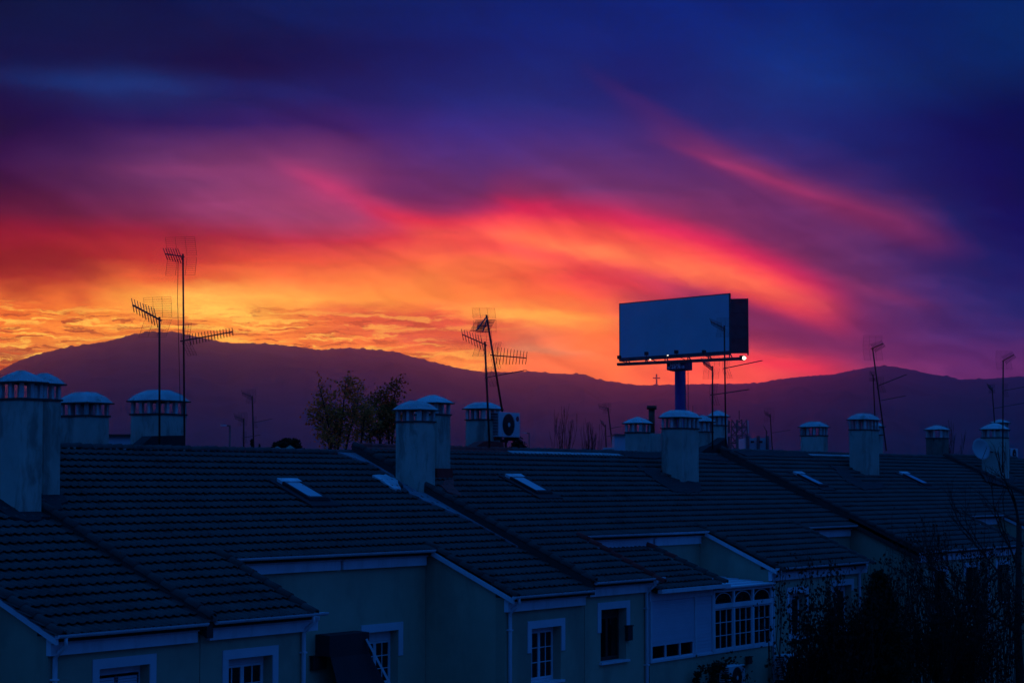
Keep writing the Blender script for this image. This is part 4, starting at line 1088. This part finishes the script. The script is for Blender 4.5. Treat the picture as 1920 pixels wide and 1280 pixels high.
# white cabin left of the pointed chimney
p, q = at(1152, 816, 118), at(1176, 816, 118)
e = empty('cabin', (p.x, p.y, GZ), 'pale cabin with sloping lean-to left of the pointed chimney', 'building')
wallbox(p, q, 3, GZ, p.z, M_CON, 'wall', e)
pp, qq = at(1151, 815.5, 117.8), at(1177, 815.5, 117.8); wallbox(pp, qq, 3.3, p.z+.01, p.z+.08, M_GRY, 'roof', e)
p, q = at(1146, 838, 116), at(1168, 845, 116)
MB().hexa([(p.x, p.y, p.z-.1), (q.x, q.y, q.z-.1), (q.x+.8, q.y+1, q.z-.1), (p.x+.8, p.y+1, p.z-.1)], [(p.x, p.y, p.z), (q.x, q.y, q.z), (q.x+.8, q.y+1, q.z), (p.x+.8, p.y+1, p.z)]).build('lean_to', M_CON, e)
# white plant boxes
p, q = at(1397, 821, 210), at(1442, 821, 210)
e = empty('plant_building', (p.x, p.y, GZ), 'pale flat building with dark posts right of the lattice tower', 'building')
wallbox(p, q, 6, GZ, p.z, M_CON, 'wall', e)
for x in (1402, 1421.5, 1439):
    a = at(x, 819, 209.8); MB().box(a.x-.12, a.x+.12, a.y-.12, a.y+.12, GZ, a.z+.1).build('post', M_GRY, e)
for x in (1413, 1429):
    a, b = at(x-2, 826, 209.6), at(x+3, 830, 209.6); MB().box(a.x, b.x, a.y-.1, a.y+.2, b.z, a.z).build('window', M_GLASS, e)
# lattice mast
def lattice(label, x, ytop, D, w0, w1, r=.09):
    t = at(x, ytop, D); e = empty('lattice_tower', (t.x, t.y, GZ), label, 'telecom tower', 'telecom towers')
    H = t.z-GZ; cs = lambda f: [Vector((t.x+sx*(w0+(w1-w0)*f)/2, t.y+sy*(w0+(w1-w0)*f)/2, GZ+H*f)) for sx, sy in ((-1,-1),(1,-1),(1,1),(-1,1))]
    for k in range(4): MB().bar(cs(0)[k], cs(.93)[k], r*1.4).build('tower_leg', M_GRY, e)
    n = 16; br_ = MB()
    for i in range(n):
        a, b = cs(i/n*.93), cs((i+1)/n*.93)
        for k in range(4): br_.bar(a[k], b[(k+1) % 4], r); br_.bar(a[k], a[(k+1) % 4], r)
    br_.build('bracing', M_GRY, e)
    MB().bar((t.x, t.y, GZ+H*.93), t, r).build('spike', M_GRY, e)
    for f in (.88, .76):
        for k, (sx, sy) in enumerate(((-1, -.3), (1, -.3), (0, 1))):
            c = Vector((t.x+sx*w1*1.1, t.y+sy*w1*1.1, GZ+H*f)); MB().box(c.x-.16, c.x+.16, c.y-.1, c.y+.1, c.z-.9, c.z+.9).build('panel_antenna', M_CON if k == 1 else M_GRY, e)
            MB().bar(c, (t.x, t.y, c.z), .08).build('panel_arm', M_GRY, e)
lattice('lattice telecom tower over the ridge, left of the pale plant building', 1386, 769, 300, 2.6, 1.5)
lattice('small distant lattice tower right of the blue billboard pole', 1299, 760, 420, 2.4, 1.2, .1)
# street lamps
def street_lamp(label, x, ytop, xarm, D):
    t = at(x, ytop, D); a = at(xarm, ytop-1, D-.5)
    e = empty('street_lamp', (t.x, t.y, GZ), label, 'street lamp', 'street lamps beyond the houses')
    MB().tube([(t.x, t.y, GZ), (t.x, t.y, t.z)], .09, 8, .06).build('pole', M_GRY, e)
    MB().bar(t, a, .10, .08).build('arm', M_GRY, e); d = (a-t)*.45
    MB().bar(a-d, a+(a-t)*.02, .24, .10).build('lamp_head', M_CON, e)
street_lamp('street lamp with straight arm left of the pair of far masts', 431, 798, 416, 130)
street_lamp('faint street lamp right of the rooftop air conditioner', 992, 812, 981, 190)
# the cross on the hill crest
c = at(1231, 701, 7880); zbot = at(1231, 726, 7880).z
e = empty('hill_cross', (c.x, c.y, zbot), 'tall cross standing on the far hill crest left of the billboard pole', 'cross')
M_STONE = mat('grey_stone_cross', (.16, .15, .15), .9)
w_ = 4.6
MB().bar((c.x, c.y, zbot), c, w_).build('upright', M_STONE, e)
ya = at(1231, 708.5, 7880).z
MB().bar(Vector((c.x, c.y, ya))-Rt*13.5, Vector((c.x, c.y, ya))+Rt*13.5, w_*.9).build('crossbar', M_STONE, e)
# parasols behind the ridge
M_PAR = mat('beige_parasol', (.26, .23, .17), .9, var=.15)
for lb_, x0, x1, xa, ya_, ye, D in (('beige parasol behind the ridge, left one of two by the dark bush', 504, 537, 520, 836, 845, 100), ('beige parasol behind the ridge, pointed right one of two by the dark bush', 532, 562, 544, 834, 844, 101)):
    ap = at(xa, ya_, D); r_ = (x1-x0)/2*D/FPX; ze = at(xa, ye, D).z
    e = empty('parasol', (ap.x, ap.y, GZ), lb_, 'parasol', 'parasols in a garden')
    vs = [ap]; n = 8
    for k in range(n): vs.append((ap.x+r_*math.cos(2*math.pi*k/n), ap.y+r_*math.sin(2*math.pi*k/n), ze))
    o = MB().add(vs, [(0, 1+k, 1+(k+1) % n) for k in range(n)]).build('canopy', M_PAR, e); o.modifiers.new('thickness', 'SOLIDIFY').thickness = .02
    MB().tube([(ap.x, ap.y, GZ), ap], .035, 6).build('pole', M_GRY, e)

# ------------------------------------------------------------------ trees and bushes
M_BARK = mat('dark_bark', (.035, .028, .022), .95, var=.3, scale=3, bump=.5, bscale=12)
def leafmat(name, c, var=.45):
    m = mat(name, c, .75, var=var, scale=.9, spec=.2)
    t = m.node_tree; b = t.nodes['Principled BSDF']; out = next(n for n in t.nodes if n.type == 'OUTPUT_MATERIAL')
    tr = t.nodes.new('ShaderNodeBsdfTranslucent'); mx = t.nodes.new('ShaderNodeMixShader'); mx.inputs[0].default_value = .45
    t.links.new(b.inputs['Base Color'].links[0].from_socket, tr.inputs[0])
    t.links.new(b.outputs[0], mx.inputs[1]); t.links.new(tr.outputs[0], mx.inputs[2]); t.links.new(mx.outputs[0], out.inputs[0])
    return m
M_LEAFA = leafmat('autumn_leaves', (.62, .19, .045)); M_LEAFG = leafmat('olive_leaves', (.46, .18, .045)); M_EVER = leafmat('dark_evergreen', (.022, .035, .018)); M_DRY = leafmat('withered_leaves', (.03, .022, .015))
class Tree:
    def __init__(s, seed): s.r = random.Random(seed); s.w = MB(); s.tips = []; s.tw = []
    def limb(s, p, d, L, r, depth, spread=.5, up=.25, kids=(2, 3), wob=.12, ratio=.72, minr=.006):
        n = 4 if depth > 1 else 3; pts = [p]; q = Vector(p); dd = Vector(d).normalized()
        for i in range(n):
            dd = (dd + Vector((s.r.gauss(0,wob), s.r.gauss(0,wob), s.r.gauss(0,wob)*.6+up*.12))).normalized()
            q = q + dd*L/n; pts.append(q.copy())
        s.w.tube(pts, r, 6 if r > .03 else (4 if r > .012 else 3), max(r*.62, minr), cap=False)
        if depth <= 1: s.tips += pts[1:]
        if depth == 0: return
        for k in range(s.r.randint(*kids)):
            i = s.r.randint(max(1, n-2), n) if k else n
            ax = Vector((s.r.gauss(0,1), s.r.gauss(0,1), s.r.gauss(0,1)*.5)).normalized()
            nd = (dd + ax*spread + Zu*up*s.r.uniform(.2, 1)).normalized()
            s.limb(pts[i], nd, L*ratio*s.r.uniform(.8, 1.15), max(r*.6, minr), depth-1, spread, up, kids, wob, ratio, minr)
def leaves(pts, n, size, spread, rnd, droop=False, flat=1.0):
    V = []; Fc = []
    for k in range(n):
        c = Vector(rnd.choice(pts)) + Vector((rnd.gauss(0,spread), rnd.gauss(0,spread), rnd.gauss(0,spread*flat)))
        s = size*rnd.uniform(.6, 1.3)
        a = Vector((rnd.gauss(0,1), rnd.gauss(0,1), rnd.gauss(0,.6) - (1.6 if droop else 0))).normalized(); b = a.cross(Vector((rnd.gauss(0,1), rnd.gauss(0,1), rnd.gauss(0,1)))).normalized()
        i = len(V); m_ = c + b*s*.33 + a.cross(b)*s*.08
        V += [tuple(c-a*s*.5), tuple(m_), tuple(c+a*s*.5), tuple(c-b*s*.33 + a.cross(b)*s*.08)]; Fc.append((i, i+1, i+2, i+3))
    return V, Fc
def crown(name, V, Fc, m, par):
    me = bpy.data.meshes.new(name); me.from_pydata(V, [], Fc); me.materials.append(m); return link(name, me, par)
def tree(name, label, base, t, leafsets, cat='tree', group=None):
    e = empty(name, base, label, cat, group)
    t.w.build('trunk', M_BARK, e)
    for nm, V, Fc, m in leafsets:
        o = crown(nm, V, Fc, m, e)
    return e
GRP = 'trees beyond the houses'
# autumn trees behind the second house: several leafy leaders each, sky between them
def autumn(label, D, leaders, seed, dens, m, size):
    rnd = random.Random(seed); b = at(leaders[0][0], 842, D); base = Vector((b.x, b.y, GZ)); T_ = Tree(seed); allp = []
    fork = base + Vector((0, 0, 3.2)); T_.w.tube([base, fork], .24, 8, .18)
    V = []; Fc = []
    for (xt, yt, xb, yb, w) in leaders:
        top = at(xt, yt, D+rnd.uniform(-1, 1)); low = at(xb, yb, D+rnd.uniform(-1, 1))
        T_.w.tube([fork, low.lerp(fork, .45)+Vector((.1,.1,0)), low, low.lerp(top, .5)+Vector((rnd.gauss(0,.1), 0, 0)), top], .11, 6, .012)
        pts = []
        for k in range(26):
            f = rnd.uniform(-.12, 1.0); c = low.lerp(top, f); wd = w*(1-.75*max(0, f)**1.6)*rnd.uniform(.35, 1.05); ang = rnd.uniform(0, 2*math.pi)
            q = c + (Rt*math.cos(ang) + Fh*math.sin(ang))*wd + Zu*(wd*.55 + rnd.gauss(0, .1))
            T_.w.tube([c, c.lerp(q, .5)+Zu*wd*.05, q], .02, 3, .008, cap=False); pts += [c.lerp(q, .6), q, c.lerp(q, .9)]
        for cc in pts:
            if rnd.random() < .38: continue
            v, f_ = leaves([cc], dens, size, .20, rnd, flat=.9); o = len(V); V += v; Fc += [tuple(i+o for i in x) for x in f_]
    return tree('autumn_tree', label, base, T_, [('crown', V, Fc, m)], group=GRP)
autumn('taller autumn tree with thin rusty leaves, leftmost of the pair over the ridge', 112, [(597, 718, 622, 830, 1.25), (648, 712, 640, 800, 1.35), (672, 728, 656, 806, 1.4), (596, 760, 618, 836, 1.1), (634, 770, 628, 838, 1.3), (684, 770, 676, 838, 1.2)], 11, 10, M_LEAFA, .18)
autumn('denser autumn tree close left of the paired chimneys', 120, [(745, 716, 728, 800, 1.0), (715, 735, 712, 812, 1.4), (690, 748, 694, 825, 1.7), (735, 760, 735, 825, 1.5), (712, 775, 712, 836, 1.6)], 12, 12, M_LEAFG, .19)
def bush(name, label, x0, x1, ytop, ybot, D, m, n, size, seed, cat='bush', shape=1.0):
    rnd = random.Random(seed); c = at((x0+x1)/2, ybot, D); w = (x1-x0)/2*D/FPX; H = at(0, ytop, D).z-GZ
    base = Vector((c.x, c.y, GZ)); e = empty(name, base, label, cat, GRP); T_ = Tree(seed); pts = []
    zc_ = at(0, ybot, D).z - GZ
    for k in range(90):
        if shape == 1.0:
            th = rnd.uniform(0, 2*math.pi); u_z = rnd.uniform(-.25, 1); rad = math.sqrt(max(0, 1-u_z*u_z)); q_ = rnd.uniform(.55, 1.0)*rnd.uniform(.86, 1.06)
            pts.append(Vector((base.x + w*rad*math.cos(th)*q_, base.y + w*rad*math.sin(th)*q_, GZ + zc_ + (H-zc_)*u_z*q_)))
        else:
            f = rnd.random(); lim = (1-f)**.7; th = rnd.uniform(0, 2*math.pi)
            pts.append(base + Vector((math.cos(th)*w*lim, math.sin(th)*w*lim, zc_-1.2+(H-zc_+1.2)*f)))
    for q in pts[::4]: T_.w.tube([base, base.lerp(q, .6)+Zu*.1, q], .05, 4, .012, cap=False)
    T_.w.build('trunk', M_BARK, e); V, Fc = leaves(pts, n, size, w*.10, rnd); crown('crown', V, Fc, m, e)
bush('round_bush', 'dark rounded bush rising behind the beige parasols', 512, 566, 823, 842, 108, M_EVER, 2600, .22, 21)
bush('cypress_tree', 'slim dark cypress tip at the foot of the far masts, taller', 468, 476, 824, 842, 128, M_EVER, 700, .16, 22, 'tree', 2)
bush('cypress_tree', 'tiny cypress tip right of the far masts', 484, 489, 832, 842, 128, M_EVER, 400, .14, 23, 'tree', 2)
bush('scrub_bush', 'thin scrubby plant under the rooftop air conditioner bracket', 955, 990, 822, 842, 96, M_DRY, 260, .16, 24)
def bare(label, x, ytop, D, w, seed, name='bare_tree'):
    t = at(x, ytop, D); base = Vector((t.x, t.y, GZ)); T_ = Tree(seed); H = t.z-GZ
    T_.w.tube([base, base+Zu*H*.66], .10, 6, .06)
    for k in range(9):
        a = T_.r.uniform(0, 6.28); T_.limb(base+Zu*H*(.56+.012*k), Vector((math.cos(a)*.30*w, math.sin(a)*.30*w, 1)), H*.20, .035, 3, .16, .6, (2, 3), .04, .66, .010)
    tree(name, label, base, T_, [], group=GRP)
bare('broom-like bare tree showing over the pale mortared ridge, larger', 1052, 806, 170, .8, 31)
bare('smaller bare tree right of the broom-like one over the ridge', 1105, 826, 175, .7, 32)
bare('faint bare sapling beside the sooty chimney at the right', 1787, 832, 150, .6, 33)

# garden trees in front of the right hand houses
GR2 = 'garden trees in front of the houses'
rnd = random.Random(41)
b = on(1555, 1270, 1, -11.2); base = Vector((b.x, b.y, GZ)); T_ = Tree(41)
for k in range(44):
    a = rnd.uniform(0, 6.28); tilt = rnd.uniform(.04, .36)
    d = (Rt*math.cos(a)*tilt + Fh*math.sin(a)*tilt*.7 + Zu).normalized()
    T_.limb(base + Rt*rnd.gauss(0,.4) + Fh*rnd.gauss(0,.4), d, rnd.uniform(1.3, 2.3), .035, 3, .32, .6, (2, 3), .06, .78, .006)
lo = [p for p in T_.tips if p.z < -2.0]
V, Fc = leaves(lo, 8500, .13, .11, rnd, droop=True)
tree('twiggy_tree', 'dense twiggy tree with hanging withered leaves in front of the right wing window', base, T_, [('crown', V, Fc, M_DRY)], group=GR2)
# dark conifer
b = on(1652, 1270, 1, -12.4); base = Vector((b.x, b.y, GZ)); tp = on(1644, 1072, 1, -12.4); H = tp.z-GZ; T_ = Tree(42); pts = []
T_.w.tube([base, base+Zu*H], .14, 8, .02)
for k in range(170):
    f = (k/170)**.8; a = k*2.399; rr = (.06+1.65*(1-f)**.85)*rnd.uniform(.4, 1.2); z0_ = base + Zu*(H*(.08+.90*f)); q = z0_ + Vector((math.cos(a)*rr, math.sin(a)*rr, rr*.12))
    T_.w.tube([z0_, q], .02, 3, .008, cap=False)
    for s in (.25, .5, .75, 1.0): pts.append(z0_.lerp(q, s))
V, Fc = leaves(pts, 15000, .15, .09, rnd)
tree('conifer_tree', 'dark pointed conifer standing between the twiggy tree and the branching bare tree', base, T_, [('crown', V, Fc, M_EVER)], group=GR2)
# branching bare tree and the big one whose trunk shows at the frame edge
b = on(1800, 1275, 1, -11.0); base = Vector((b.x, b.y, GZ)); T_ = Tree(43)
T_.w.tube([base, base+Zu*2.6, base+Zu*4.0+Rt*.1], .12, 8, .08)
for k in range(22):
    a = k*2.4; T_.limb(base+Zu*(1.8+.12*k)+Rt*.05, Vector((Rt*math.cos(a)*.75+Fh*math.sin(a)*.6))+Zu*.75, rnd.uniform(1.1, 1.6), .042, 4, .55, .22, (2, 3), .14, .72, .006)
for k in range(130):
    a = rnd.uniform(0, 6.28); q = base + Rt*rnd.uniform(-2.9, 2.2) + Fh*rnd.uniform(-1, 1) + Zu*rnd.uniform(0, 2.2); T_.limb(q, Rt*rnd.gauss(0,.12)+Zu, rnd.uniform(1.3, 2.4), .02, 2, .22, .7, (2, 2), .06, .8, .006)
V, Fc = leaves(T_.tips, 2600, .11, .08, rnd, droop=True)
tree('branching_tree', 'bare branching tree in front of the farther houses, many fine twigs', base, T_, [('crown', V, Fc, M_DRY)], group=GR2)
b = on(1913, 1275, 1, -11.6); base = Vector((b.x, b.y, GZ)); T_ = Tree(44)
T_.w.tube([base, base+Zu*3.5-Rt*.05, base+Zu*7.2+Rt*.05], .17, 10, .10)
T_.limb(base+Zu*3.3, -Rt*.8+Zu*.55, 2.1, .06, 4, .5, .2, (2, 3), .12, .75, .006)
T_.limb(base+Zu*4.6, -Rt*.75+Zu*.9, 1.8, .05, 4, .5, .2, (2, 3), .12, .75, .006)
T_.limb(base+Zu*5.6, -Rt*.5+Zu*.9, 1.5, .045, 4, .5, .25, (2, 3), .12, .72, .006)
T_.limb(base+Zu*7.1, Rt*.2+Zu, 1.2, .06, 4, .5, .3, (2, 3), .12, .72, .006)
tree('roadside_tree', 'bare tree with a straight dark trunk along the right edge of the frame', base, T_, [], group=GR2)
b = on(1772, 1275, 1, -12.2); base = Vector((b.x, b.y, GZ)); T_ = Tree(45)
for k in range(70):
    a = rnd.uniform(0, 6.28); tilt = rnd.uniform(.05, .42)
    T_.limb(base + Rt*rnd.gauss(0,1.0) + Fh*rnd.gauss(0,.5) + Zu*rnd.uniform(0, 1.2), (Rt*math.cos(a)*tilt + Fh*math.sin(a)*tilt + Zu).normalized(), rnd.uniform(1.2, 1.8), .03, 3, .34, .5, (2, 3), .08, .74, .006)
V, Fc = leaves([p for p in T_.tips if p.z < -3.2], 5200, .12, .10, rnd, droop=True)
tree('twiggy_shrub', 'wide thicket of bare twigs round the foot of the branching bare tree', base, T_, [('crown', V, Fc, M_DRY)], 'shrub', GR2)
# ivy-like bush at the foot of the porch, and clipped bush under the bay
def low_bush(name, label, x0, x1, ytop, ybot, yf, m, n, size, seed):
    rr_ = random.Random(seed); a, c_ = on(x0, ytop, 1, yf), on(x1, ybot, 1, yf); base = Vector(((a.x+c_.x)/2, yf, GZ)); e = empty(name, base, label, 'bush', 'garden bushes')
    w, H = (c_.x-a.x)/2, a.z-GZ; pts = [base+Vector((rr_.gauss(0,w*.42), rr_.gauss(0,.2), H*(.25+.68*rr_.random()**.7))) for k in range(46)]
    T_ = Tree(seed)
    for q in pts[::3]: T_.w.tube([base, base.lerp(q, .5)+Zu*.1, q], .03, 4, .008, cap=False)
    T_.w.build('stems', M_BARK, e); V, Fc = leaves(pts, n, size, w*.22, rr_); crown('foliage', V, Fc, m, e)
low_bush('spiky_bush', 'tall thin dark bush at the corner of the porch', 1324, 1342, 1232, 1280, -8.6, M_EVER, 900, .14, 51)
low_bush('clipped_bush', 'dark clipped bush behind the air conditioner under the glazed bay', 1350, 1384, 1226, 1255, -8.3, M_EVER, 1400, .12, 52)
low_bush('leafy_bush', 'leafy bush below the right wing window', 1478, 1530, 1228, 1280, -9.6, M_DRY, 900, .16, 53)
